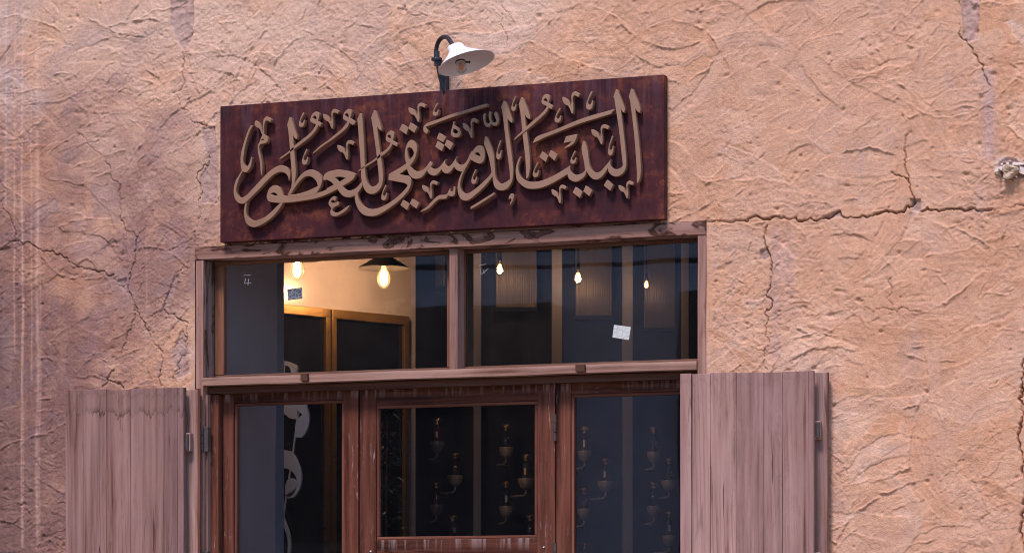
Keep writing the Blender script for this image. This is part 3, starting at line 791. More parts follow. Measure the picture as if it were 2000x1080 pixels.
# ================================================================== shop sign with raised lettering
def sign_material():
    w = NT('oxidised_copper', .5, .0, .12)
    v = w.coord((1, 1, 1), rnd=False)
    vs_ = w.coord((48, 10, 4.5), rnd=False)
    n1 = w.noise(v, 3.4, 6, .66, .6); n2 = w.noise(v, 17, 7, .70, .4); n3 = w.noise(v, 60, 4, .6); st = w.noise(vs_, 1.0, 4, .6)
    f = w.math('ADD', w.math('MULTIPLY', n1, .55), w.math('MULTIPLY', n2, .45))
    c = w.ramp(f, [(.34, (.018, .006, .010)), (.45, (.038, .010, .014)), (.57, (.066, .0155, .0165)), (.72, (.120, .033, .023))])
    rust = w.math('MULTIPLY', w.ramp(n1, [(.49, 0.), (.62, 1.)]), w.ramp(n2, [(.48, 0.), (.60, 1.)]))
    c = w.mix(w.math('MULTIPLY', rust, .62), c, (.19, .058, .022))
    sep = w.n('ShaderNodeSeparateXYZ'); tc = w.n('ShaderNodeTexCoord'); w.l(tc.outputs['Object'], sep.inputs[0])
    up = w.ramp(w.math('ADD', w.math('MULTIPLY', sep.outputs[2], -1.0), w.math('MULTIPLY', n1, .25)), [(.08, 1.), (.38, 0.)])
    sm = w.math('MULTIPLY', w.ramp(st, [(.46, 0.), (.66, 1.)]), w.math('ADD', w.math('MULTIPLY', up, .75), .10))
    c = w.mix(w.math('MULTIPLY', sm, .42), c, (.125, .075, .105))
    spk = w.ramp(n3, [(.70, 0.), (.76, 1.)])
    c = w.mix(w.math('MULTIPLY', spk, .25), c, (.2, .12, .12))
    w.col(c); w.rough(w.ramp(n2, [(.3, .5), (.7, .75)]))
    n4 = w.noise(v, 2.0, 1, .4)
    w.norm(w.bump(n3, .12, .001, w.bump(n4, .25, .010)))
    return w.m
T = {'1': (452, 210), '2': (452, 310), '3': (640, 180), '4': (640, 280), '5': (820, 180), '6': (820, 270), '7': (1000, 170), '8': (1000, 265), '9': (1110, 160), 'A': (1110, 260)}
GLY = [  # kind, tile, outline, holes
 ('letter','1',"268,258! 282,250! 298,262! 262,330 225,430 190,560 170,680 163,745 172,790 195,822 218,826 240,805 262,755 275,700! 292,700! 284,760 270,830 240,885 205,915 180,912 156,902! 115,980 82,1070 65,1150 72,1202 100,1250 140,1268 200,1240 300,1140 420,1010 520,910 600,850 650,825 700,813 770,835 810,885 825,930 820,1000 805,1038! 800,990 770,940 720,912 660,915 590,950 500,1030 400,1140 300,1240 230,1310 180,1348 130,1355 80,1330 45,1275 30,1200 35,1120 60,1030 100,960 145,885! 132,830 125,760 130,680 150,580 190,440 235,320",[]),
 ('diacritic','1',"328,200 345,185! 385,215 420,280 436,355! 440,310 440,230 455,165 490,130 530,140 560,170! 545,215! 510,190 480,195 462,240 455,310 455,380! 490,400 510,440 500,490 460,508 400,525 388,545! 390,600 410,690 430,800 430,900 418,968! 408,900 400,780 380,680 368,590 372,530 400,470 412,430 430,395! 410,340 390,300 350,280 325,250",["412,465! 435,445 465,450! 440,462"]),
 ('letter','1',"812,145! 835,142! 865,230 895,330 922,420 912,450! 880,425 862,385! 868,480 878,600 888,730 900,850 902,940 893,1010 882,1065! 850,1140 825,1225! 785,1240! 810,1180 838,1125! 845,1060 845,980 840,860 830,740 820,600 808,450 795,320 780,240! 795,200",[]),
 ('letter','2',"885,345! 940,265 1000,200 1060,165 1120,152 1190,175 1250,230 1272,290 1260,360 1235,420 1200,475! 1180,500! 1000,530 825,535! 785,520! 840,412!",["825,508! 890,405 960,315 1030,258 1090,247 1150,275 1195,330 1210,385! 1130,425 1030,465 920,495"]),
 ('letter','2',"1440,372! 1350,425 1200,482 1000,525 830,520 760,522 700,500! 690,620! 720,622 900,605 1060,582 1180,558 1300,520 1440,452!",[]),
 ('letter','2',"490,540 500,480 530,415 580,378 630,375 670,400 700,450 720,510! 735,560 718,622! 695,665 650,730 580,810 480,890 380,945 310,963 250,950 200,900 175,820 168,740 180,660 190,620! 225,590! 210,640 203,720 210,790 250,840 310,865 370,860 460,820 550,750 620,680 680,622! 600,618 540,608 510,592",["545,495! 580,478 615,485 645,522! 590,512"]),
 ('letter','4',"-64,526! -69,490 -54,441 -14,406 60,382 130,370 220,375 310,395 390,422! 362,495! 300,545 205,600! 240,640 290,662 350,650 410,610 472,540! 488,590! 455,645 415,700 345,748 280,760 220,745 170,700 130,645! 60,685 0,712! -20,720! -20,632! 0,622 78,582! 40,545 0,522 -30,512",["98,478! 160,470 245,487! 200,515 155,545!"]),
 ('letter','3',"415,385! 455,300! 475,300! 490,400 500,560 512,760 520,1000 526,1120 535,1200 555,1270 590,1318 625,1330 680,1310 718,1268! 715,1170 703,1040 688,900 665,720 645,580 625,450 608,360! 650,255! 672,258! 705,350 740,450 758,520 750,550! 715,520 697,490! 700,560 715,680 735,820 745,900 760,1000 772,1100 778,1200 768,1280 745,1345 705,1395 650,1430 590,1433 540,1405 505,1350 487,1290! 473,1230 465,1080 455,900 440,700 425,500",[]),
 ('diacritic','3',"212,355 225,300 258,258 300,238 332,258 335,300 315,365! 350,390 388,415! 378,450 350,468! 302,435! 280,490 220,550 140,615 60,675 -40,740 -219,876! -205,848! -94,748 0,682 100,600 200,515 275,418! 240,400 215,380",["238,315! 270,300 290,325 292,358! 260,345"]),
 ('diacritic','1',"1105,185 1120,120 1160,70 1200,60 1228,80 1232,130 1212,190! 1240,205 1262,225! 1245,275! 1215,255! 1205,290 1170,345 1100,420 1000,500 880,590 700,720 665,738! 690,700! 800,620 870,550 960,475 1060,400 1140,320 1185,245! 1130,215 1108,200",["1138,150! 1165,115 1188,135 1193,172! 1160,160"]),
 ('letter','4',"1100,285! 1082,210 1080,140 1095,60 1130,-20 1170,-48 1210,-30 1245,25 1252,90 1240,160 1210,240 1155,315! 1180,350 1220,382 1270,393 1330,375 1380,330 1440,255! 1470,300! 1430,350 1392,385! 1360,432 1310,482 1250,500 1200,495 1160,465 1130,420 1112,362! 1060,395 1005,437! 1080,448 1140,460 1168,495 1170,560 1140,650 1070,740 980,825 880,900 780,965 680,1015 580,1025 500,1005 440,950 400,870 380,800 375,730! 420,685! 420,730 435,790 475,855 540,905 620,923 700,912 800,870 900,810 1000,730 1080,650 1122,592! 1080,562 1000,545 848,517! 858,432! 920,395 1000,350",["1115,80! 1135,60 1165,65 1195,100 1208,140 1185,190 1145,230! 1125,170"]),
 ('letter','6',"95,460! 80,420! 140,322! 140,370 150,400 190,430 240,425 290,385 330,330 358,292! 350,340 365,380 400,395 440,370 475,320 515,258! 505,310 520,350 570,375 620,360 660,310 700,220 722,188! 738,180! 780,125 830,100 878,112 905,180 908,260 885,330 840,358 780,342 705,300! 680,350 640,420 605,470! 560,468 510,445 478,405! 450,440 410,485 365,498 320,475 298,440! 270,480 220,520 180,527 130,505",["765,222! 800,198 830,215 848,255! 800,240"]),
 ('letter','6',"895,85! 912,-26! 938,-22! 975,60 1010,150 1038,250 1045,350 1050,450 1058,520 1075,580 1110,625 1150,637 1210,612 1262,575! 1258,480 1240,330 1220,180 1200,20 1180,-150 1160,-320 1145,-420! 1130,-422! 1175,-528! 1195,-520! 1235,-430 1275,-320 1298,-240 1285,-213! 1250,-245 1228,-275! 1235,-150 1255,0 1280,180 1300,350 1308,470 1298,580 1270,650 1220,710 1160,735 1100,730 1050,690 1025,620 1018,540! 960,615 880,705 780,795 700,858 640,880 580,862 540,800 525,720 530,640 550,560 590,465! 635,435! 600,500 575,570 562,650 570,710 600,757 640,777 700,762 800,690 900,600 970,530 1002,478! 990,400 965,280 930,170",[]),
 ('letter','7',"88,240! 125,145! 150,150! 185,240 225,340 248,430 240,455! 200,430 175,388! 185,500 200,620 220,760 238,900 247,1050 245,1160 225,1260 205,1288! 195,1285! 190,1150 178,980 160,820 140,640 125,480 108,340",[]),
 ('diacritic','3',"815,655 830,590 865,552 903,545 930,570 932,620 912,682! 950,700 985,722! 970,768! 908,735! 885,785 830,850 750,908 680,962 520,1062 450,1108 418,1124! 440,1095! 520,1035 680,925 740,862 800,822 850,775 882,722! 840,700 818,680",["835,622! 865,602 888,625 892,658! 860,645"]),
 ('diacritic','7',"413,205 425,150 455,112 495,102 525,120 528,170 510,225! 550,245 575,262! 555,318! 515,295! 480,360 400,440 300,530 200,612 140,660 20,758! 40,715! 130,630 200,560 300,470 400,385 460,320 488,275! 440,250 415,228",["440,185! 468,162 492,180 497,215! 465,202"]),
 ('letter','5',"925,165! 945,165 940,205! 800,250 600,310 400,375 200,450 80,490! 120,545! 95,588! 55,560 45,510 65,465 110,435 250,385 450,310 650,250 800,200",[]),
 ('letter','7',"1435,310! 1390,380! 1200,440 1000,500 800,575 600,655 450,715 350,765 285,792! 320,720! 360,690 500,640 700,560 900,475 1100,405 1300,350",[]),
 ('diacritic','5',"470,415! 485,412! 480,460 530,490 565,540 570,590 540,630 490,640 445,620 432,570 445,510",["468,515! 505,530 540,562! 500,585 462,562"]),
 ('diacritic','5',"885,320 905,297! 920,305! 910,360 915,410 940,440 970,435 980,415! 965,370 962,310 975,270! 995,275! 990,340 1000,390 1025,420 1055,425 1072,400! 1050,350 1040,300 1058,272! 1080,290 1100,350 1105,400 1090,450 1055,475 1015,468 995,445! 985,475 950,495 915,475 895,425 885,370",[]),
 ('diacritic','6',"466,680! 494,684! 492,740 482,795 450,820 390,806! 365,845 320,856 270,858 215,895 150,960 80,1010 -11,1038! 30,1003! 90,965 150,900 210,840 270,800 340,795 375,782 400,735 415,703! 425,745 445,752 465,725",[]),
 ('diacritic','4',"95,742 110,755! 112,790 100,825! 85,800 60,800 42,825 70,840 110,830 140,820! 160,830! 150,870 110,890 75,915 65,945 90,968 140,972 200,940 260,895 303,870! 285,920 220,975 150,1015 90,1030 45,1010 35,965 50,910 25,885 10,850 25,800 60,760",[]),
 ('diacritic','6',"705,1000! 715,965! 870,870 1040,765! 1043,795! 900,890 760,975",[]),
 ('diacritic','6',"1245,865! 1250,825 1280,780 1320,785! 1315,850 1290,910 1255,955! 1270,905 1285,870 1275,848",[]),
 ('diacritic','7',"755,695! 915,662! 895,740 860,800 800,840 735,868! 730,855! 790,810 840,765! 780,780 722,790!",[]),
 ('letter','8',"105,300! 125,298! 100,370 85,440 92,520 130,590 200,635 290,650 400,635 520,590 620,540 720,480 812,422! 815,480 840,522 890,550 950,540 1000,515 1024,488! 1015,420 1000,330 975,210 975,150! 995,75! 1020,78! 1045,150 1062,220 1075,340 1088,410 1120,480 1180,520 1240,500 1310,425 1387,334! 1378,385 1392,434 1432,467 1482,470 1532,446 1555,418! 1547,344 1532,214 1517,64 1500,-80 1487,-176 1467,-306 1447,-436 1432,-526! 1420,-541! 1460,-648! 1482,-644! 1512,-566 1552,-466 1585,-370 1574,-316! 1545,-340 1527,-381! 1537,-276 1557,-116 1577,64 1592,204 1603,340 1604,400 1598,445 1580,495 1540,545 1482,574 1432,574 1382,545 1352,505 1342,460! 1312,515 1252,585 1192,616 1142,614 1092,575 1057,525 1045,500! 1022,565 962,620 892,650 832,635 792,600 775,545! 700,590 600,650 500,700 400,735 290,750 200,740 120,690 65,620 48,530 52,440 75,360",[]),
 ('letter','9',"845,210! 878,97! 905,102! 940,190 985,300 1010,400 995,440! 960,410 938,375! 945,480 965,640 985,800 1000,960 1010,1100 1015,1240 1005,1340 985,1400 965,1430! 960,1425! 960,1300 948,1100 930,850 905,600 880,400 862,270",[]),
]
for tl, q in [('3',"1000,530! 1040,445! 1130,500! 1100,598!"),('3',"1128,512! 1165,430! 1258,488! 1218,577!"),('4',"1018,868! 1060,795! 1150,850! 1115,942!"),('4',"1150,850! 1185,778! 1282,835! 1245,922!"),
              ('5',"232,655! 268,572! 365,628! 325,710!"),('5',"210,768! 245,688! 340,740! 305,835!"),('5',"340,745! 375,668! 465,722! 420,815!"),('7',"378,985! 420,905! 505,965! 470,1058!"),('7',"510,962! 545,888! 638,945! 598,1042!"),
              ('8',"850,800! 892,720! 990,785! 952,880!"),('8',"1000,780! 1035,702! 1125,765! 1082,855!"),('8',"1285,700! 1335,620! 1420,690! 1378,778!")]:
    GLY.append(('dot', tl, q, []))
V_MARK = "705,155 715,143! 760,160 800,200 825,270! 835,200 832,130 850,85 885,68 930,85 950,100! 930,150! 890,128 862,132 850,180 858,260 860,340 850,380! 835,370 810,310 780,265 760,260 715,220!"
H_MARK = "1110,62! 1135,66! 1110,120 1080,180 1068,220 1075,245 1095,250 1115,225 1125,195! 1140,195! 1135,250 1120,300 1085,325 1050,310 1040,270 1055,200 1080,130"
MARKS = [(V_MARK, (705, 68, 950, 380), [(630.2,213,661.5,252),(658,273.7,691.4,312.6),(796.7,200.8,831,239),(903.3,230.7,933.2,270.3),(1097.9,179,1132,222.8),(1154.4,243,1189.6,283),(823.5,352.6,854.7,388.8),(1076.4,360.8,1105.5,397.6),(1207.2,353,1237,387.8)]),
         (H_MARK, (1040, 62, 1140, 325), [(582.6,220,594.5,248.6),(589.5,291.3,601.5,322.5),(744.2,361.3,755.5,391.8),(844.7,201.5,856.5,227.2),(968.6,274.4,979.2,312),(997.8,189,1008,217.5),(919.7,331,930.7,359.6),(1082.2,211.7,1095.5,240),(1144.4,178.6,1158.3,215),(1113.6,295,1125.5,320.6),(1040,317.8,1052.3,346.7),(1187,265.5,1198,304.4)])]
def shop_sign():
    yb0, yb = -.016, -.044
    xl, xr = X(430, yb), X(1297.5, yb)
    zt = (Z(430, 208, yb) + Z(1297, 146, yb)) / 2; zb = (Z(430, 473, yb) + Z(1298, 428.5, yb)) / 2
    org = Vector(((xl + xr) / 2, (yb0 + .012 + yb) / 2, zt))
    o = box('shop_sign', xl, xr, yb, yb0 + .012, zb, zt, sign_material(), None, bev=.0025)
    tag(o, 'dark rusted copper sign board with raised bronze Arabic lettering above the door', 'sign')
    TK, YL = .026, -.080
    def pxl(pts): 
        r = []
        for u, v in pts:
            p = P(u, v, YL); r.append((p.x, p.z))
        return r
    k = 0
    def add(kind, loops):
        nonlocal k
        cx = sum(p[0] for p in loops[0]) / len(loops[0]); cz = sum(p[1] for p in loops[0]) / len(loops[0])
        loops = [[(x - cx, z - cz) for x, z in lp] for lp in loops]
        y = YL + (k % 7) * .0006; k += 1
        plate(kind, loops, TK, M['bronze'], o, Vector((cx, y, cz)) - org, bev=.0011)
    for kind, tl, out, holes in GLY:
        ox, oy = T[tl]
        add(kind, [pxl([(ox + q[0] / 7.2, oy + q[1] / 7.2) for q in catmull(parse(s))]) for s in [out] + holes])
    for tpl, bb, places in MARKS:
        pts = catmull(parse(tpl))
        for (a, b, c, d) in places:
            add('diacritic', [pxl([(a + (q[0] - bb[0]) / (bb[2] - bb[0]) * (c - a), b + (q[1] - bb[1]) / (bb[3] - bb[1]) * (d - b)) for q in pts])])
    return o
sign = shop_sign()

# ================================================================== wall lamp
def wall_lamp():
    yw = -.012
    bp = P(863, 168, -.03)
    t = empty('wall_lamp', bp)
    tag(t, 'white enamel gooseneck lamp with clear bulb on the wall above the sign', 'lamp')
    L = lambda p: Vector(p) - bp
    # flat bar on the wall
    a, b = P(866, 190, -.028), P(861, 120, -.028)
    box('bracket_bar', a.x - .014, a.x + .014, -.034, .002, a.z, b.z, M['iron'], t, bev=.003, base=bp)
    ac = P(853, 116, -.075)
    V, F_ = tube([L((a.x - .004, -.03, b.z - .012)), L((ac.x, ac.y, b.z - .012))], .011, 10)
    mesh_obj('bracket_arm', V, F_, M['iron'], t, smooth=True)
    V, F_ = lathe([(0, -.006), (.021, -.006), (.022, 0), (.021, .005), (0, .005)], 24, (0, 0, 1), L((ac.x, ac.y, ac.z - .001)))
    mesh_obj('flange', V, F_, M['iron'], t)
    V, F_ = lathe([(0, -.028), (.011, -.028), (.011, -.006), (0, -.006)], 6, (0, 0, 1), L((ac.x, ac.y, ac.z)))
    mesh_obj('nut', V, F_, M['iron'], t)
    # cable running down behind the sign
    c0 = L((ac.x + .002, ac.y, ac.z - .03)); c1 = L(P(866, 176, -.05)); c2 = L(P(868, 195, -.03))
    V, F_ = tube([c0.lerp(c1, k / 6) + Vector((-.004 * math.sin(k / 6 * math.pi), 0, 0)) for k in range(7)] + [c2], .0042, 8)
    mesh_obj('cable', V, F_, M['iron'], t, smooth=True)
    # shade: neck and cone
    yc = -.20
    c = P(911, 124, yc); n = Vector((.315, -.06, -.947)).normalized()
    neck = P(888, 90, yc + .02)
    pk = [(853, 116, -.075), (852, 103, -.077), (853, 92, -.082), (857, 81, -.095), (863, 74.5, -.112), (869, 72.5, -.130), (875, 75, -.148), (880, 82, -.163), (885, 90, -.178), (888, 96, -.182)]
    pts = [P(*q) for q in pk]
    # smooth the arc
    fine = []
    for i in range(len(pts) - 1):
        p0, p1, p2, p3 = pts[max(i - 1, 0)], pts[i], pts[i + 1], pts[min(i + 2, len(pts) - 1)]
        for k in range(4):
            s = k / 4
            fine.append(.5 * ((2 * p1) + (p2 - p0) * s + (2 * p0 - 5 * p1 + 4 * p2 - p3) * s * s + (3 * p1 - p0 - 3 * p2 + p3) * s ** 3))
    fine.append(pts[-1])
    V, F_ = tube([L(p) for p in fine], .0088, 12)
    mesh_obj('gooseneck', V, F_, M['iron'], t, smooth=True)
    V, F_ = lathe([(.0088, 0), (.0115, 0), (.0115, .03), (.0088, .03)], 16, (0, 0, 1), L(pts[0]))
    mesh_obj('sleeve', V, F_, M['iron'], t)
    R0 = .1125
    def ring(prof):
        """prof: (radius, s) with s = 0 at the rim and 1 at the neck; the neck sits off the rim's axis"""
        ax = n; a_ = ax.cross(Vector((0, 1, .2))).normalized(); b_ = ax.cross(a_)
        V, F_ = [], []; N = 48
        for r, s in prof:
            ctr = c.lerp(neck, s)
            for k in range(N):
                an = 2 * math.pi * k / N; V.append(L(ctr + (a_ * math.cos(an) + b_ * math.sin(an)) * r))
        for i in range(len(prof) - 1):
            for k in range(N): F_.append((i * N + k, i * N + (k + 1) % N, (i + 1) * N + (k + 1) % N, (i + 1) * N + k))
        return V, F_
    outer = [(R0 - .001, -.005), (R0 + .0015, 0.0), (R0, .012), (R0 * .84, .17), (R0 * .63, .37), (R0 * .45, .56), (R0 * .345, .70), (R0 * .30, .75), (R0 * .295, .92), (R0 * .27, .98), (.02, 1.02), (.0, 1.02)]
    V, F_ = ring(outer); mesh_obj('shade', V, F_, M['enamel'], t, smooth=True)
    inner = [(R0 - .001, -.004), (R0 - .003, .012), (R0 * .82, .165), (R0 * .61, .365), (R0 * .43, .555), (R0 * .32, .70), (.0, .72)]
    V, F_ = ring(inner); mesh_obj('shade_lining', V, F_, M['enamel_in'], t, smooth=True)
    d = (c - neck).normalized()
    bc = P(901, 132.5, yc - .005); s0 = c.lerp(neck, .62); d = (bc - s0).normalized(); sl_ = (bc - s0).length - .022
    V, F_ = lathe([(.0, -.02), (.019, -.02), (.019, sl_), (.0, sl_)], 20, d, L(s0)); mesh_obj('socket', V, F_, M['enamel_in'], t)
    V, F_ = lathe([(.0195, sl_ - .004), (.0205, sl_ - .004), (.0205, sl_ + .001), (.0195, sl_ + .002)], 20, d, L(s0)); sr = mesh_obj('socket_ring', V, F_, M['iron'], t)
    V, F_ = lathe([(.0, 0), (.0035, 0), (.0035, .014), (.0055, .014), (.0055, .019), (0, .019)], 8, RT, L(s0 + d * (sl_ - .002) + RT * .019)); mesh_obj('screw', V, F_, M['iron'], t)
    prof = [(.011, -.030)] + [(.0225 * math.sin(a), -.0225 * math.cos(a)) for a in np.linspace(.55, math.pi, 12)]
    V, F_ = lathe(prof, 24, d, L(bc)); bl = mesh_obj('bulb', V, F_, pane_glass('dusty_bulb_glass', tint=(.95, .92, .9), refl=.5, dirt=.16), t, smooth=True)
    fm = plain('amber_filament', (.62, .22, .07), .5, 0, .4, .15, 40, 0)
    vf = [tube([L(bc + d * -.018 + RT * x * .4), L(bc + d * -.004 + RT * x), L(bc + d * .011 + RT * x * .7)], .0035, 6) for x in (-.007, -.002, .003, .008)]
    V, F_ = merge(*vf); mesh_obj('filament', V, F_, fm, bl)
    return t
wall_lamp()

# ================================================================== beam end sticking out of the wall at the right
def beam_end():
    c = P(1974, 337, -.0)
    t = empty('beam_end', c)
    tag(t, 'splintered pale timber beam end poking from the wall at the right edge', 'beam end')
    r = random.Random(3)
    mt = plain('bleached_timber', (.40, .30, .22), .9, 0, .2, .4, 50, .5)
    mt2 = plain('white_chipped_render', (.52, .42, .38), .9, 0, .15, .15, 40, .4)
    n = 14; V = []; F_ = []
    for j, (y, sc) in enumerate(((.03, 1.0), (-.012, 1.0), (-.035, .93), (-.043, .7), (-.036, .35))):
        for k in range(n):
            a = 2 * math.pi * k / n; rr = .030 * sc * (1 + .22 * math.sin(3 * a + 1) + r.uniform(-.1, .1))
            V.append((rr * math.cos(a), y + r.uniform(-.006, .006) * (j > 1), rr * .92 * math.sin(a)))
    for j in range(4):
        for k in range(n): F_.append((j * n + k, j * n + (k + 1) % n, (j + 1) * n + (k + 1) % n, (j + 1) * n + k))
    V.append((0, -.030, 0)); F_ += [(4 * n + k, 4 * n + (k + 1) % n, len(V) - 1) for k in range(n)]
    mesh_obj('beam_core', V, F_, mt, t)
    for k in range(9):   # splinters and flakes round it
        a = k / 9 * 6.283 + r.uniform(-.2, .2); q = Vector((math.cos(a) * .031, -.028, math.sin(a) * .030))
        e = q + Vector((math.cos(a) * r.uniform(.002, .014), -r.uniform(.006, .022), math.sin(a) * r.uniform(.002, .012)))
        w = Vector((-math.sin(a), 0, math.cos(a))) * r.uniform(.005, .010); th = Vector((math.cos(a), 0, math.sin(a))) * .003
        b0 = q + Vector((0, .03, 0))
        V = [b0 - w, b0 + w, b0 + w + th, b0 - w + th, e - w * .5, e + w * .3, e + w * .3 + th, e - w * .5 + th]
        mesh_obj('splinter', V, [(0, 1, 5, 4), (1, 2, 6, 5), (2, 3, 7, 6), (3, 0, 4, 7), (4, 5, 6, 7), (0, 3, 2, 1)], mt if k % 2 else mt2, t)
    for (du, dv, ln, hh, an) in ((-16, -8, .06, .026, .35), (4, -16, .085, .022, -.05), (22, -4, .05, .03, -.8)):
        p = P(1974 + du, 337 + dv, -.006) - c
        V = []
        for s in np.linspace(-1, 1, 9):
            x = s * ln / 2; h = hh * (1 - .6 * s * s) * r.uniform(.7, 1.1)
            for yy, zz in ((.01, -h / 2), (-.012 - .006 * (1 - s * s), -h * .35), (-.009, h * .3), (.01, h / 2)):
                V.append((p.x + x * math.cos(an) - zz * math.sin(an), p.y + yy, p.z + x * math.sin(an) + zz * math.cos(an)))
        F_ = [(i * 4 + k, i * 4 + (k + 1) % 4, (i + 1) * 4 + (k + 1) % 4, (i + 1) * 4 + k) for i in range(8) for k in range(4)] + [(3, 2, 1, 0), (32, 33, 34, 35)]
        mesh_obj('render_flake', V, F_, mt2, t)
beam_end()

# ================================================================== marks on the panes
def sticker(quad, name, label, bg, line, dens):
    y = YG - .0008
    p = [P(u, v, y) for u, v in quad]; c = sum(p, Vector()) / 4
    w = NT(name + '_print', .5, spec=.3)
    vv = w.coord((1, 1, 1), rnd=False)
    vo = w.n('ShaderNodeTexVoronoi', feature='DISTANCE_TO_EDGE'); vo.inputs['Scale'].default_value = dens; w.l(vv, vo.inputs['Vector'])
    w.col(w.mix(w.ramp(vo.outputs['Distance'], [(.035, 1.), (.06, 0.)]), bg, line))
    V = [q - c for q in p] + [q - c + Vector((0, .0005, 0)) for q in p]
    o = mesh_obj('window_sticker', V, [(3, 2, 1, 0), (4, 5, 6, 7), (0, 1, 5, 4), (1, 2, 6, 5), (2, 3, 7, 6), (3, 0, 4, 7)], w.m, None, c)
    tag(o, label, 'sticker')
sticker([(560.9, 565), (590.2, 561.4), (590.8, 583.4), (562.4, 586.7)], 'blue_sticker', 'small grey-blue sticker with white lines on the left transom pane', (.10, .115, .15), (.5, .5, .5), 60)
sticker([(1199.3, 634.2), (1232, 638.4), (1228.3, 663.8), (1196.2, 658.6)], 'pale_sticker', 'pale sticker with cracked line pattern on the right transom pane', (.50, .53, .52), (.34, .37, .37), 45)
def chalk(strokes, label):
    y = YG - .0015; c = P(*strokes[0][0], y); vf = []
    for s in strokes:
        pts = []
        for a, b in zip(s[:-1], s[1:]):
            for k in range(4): pts.append(P(a[0] + (b[0] - a[0]) * k / 4, a[1] + (b[1] - a[1]) * k / 4, y) - c)
        pts.append(P(*s[-1], y) - c); vf.append(tube(pts, .0013, 6))
    V, F_ = merge(*vf)
    tag(mesh_obj('marker_number', V, F_, M['chalk'], None, c), label, 'marking')
z3 = lambda x, y: (380 + x / 3.273, 430 + y / 3.273)
z4 = lambda x, y: (860 + x / 3.272, 430 + y / 3.272)
chalk([[z3(317, 352), z3(360, 352)], [z3(327, 372), z3(319, 405), z3(363, 399)], [z3(347, 375), z3(341, 418)]], 'white handwritten number at the upper left of the left transom pane')
chalk([[z4(245, 291), z4(290, 281)], [z4(253, 306), z4(261, 347), z4(306, 309)], [z4(273, 318), z4(282, 343)]], 'white handwritten number at the upper left of the right transom pane')

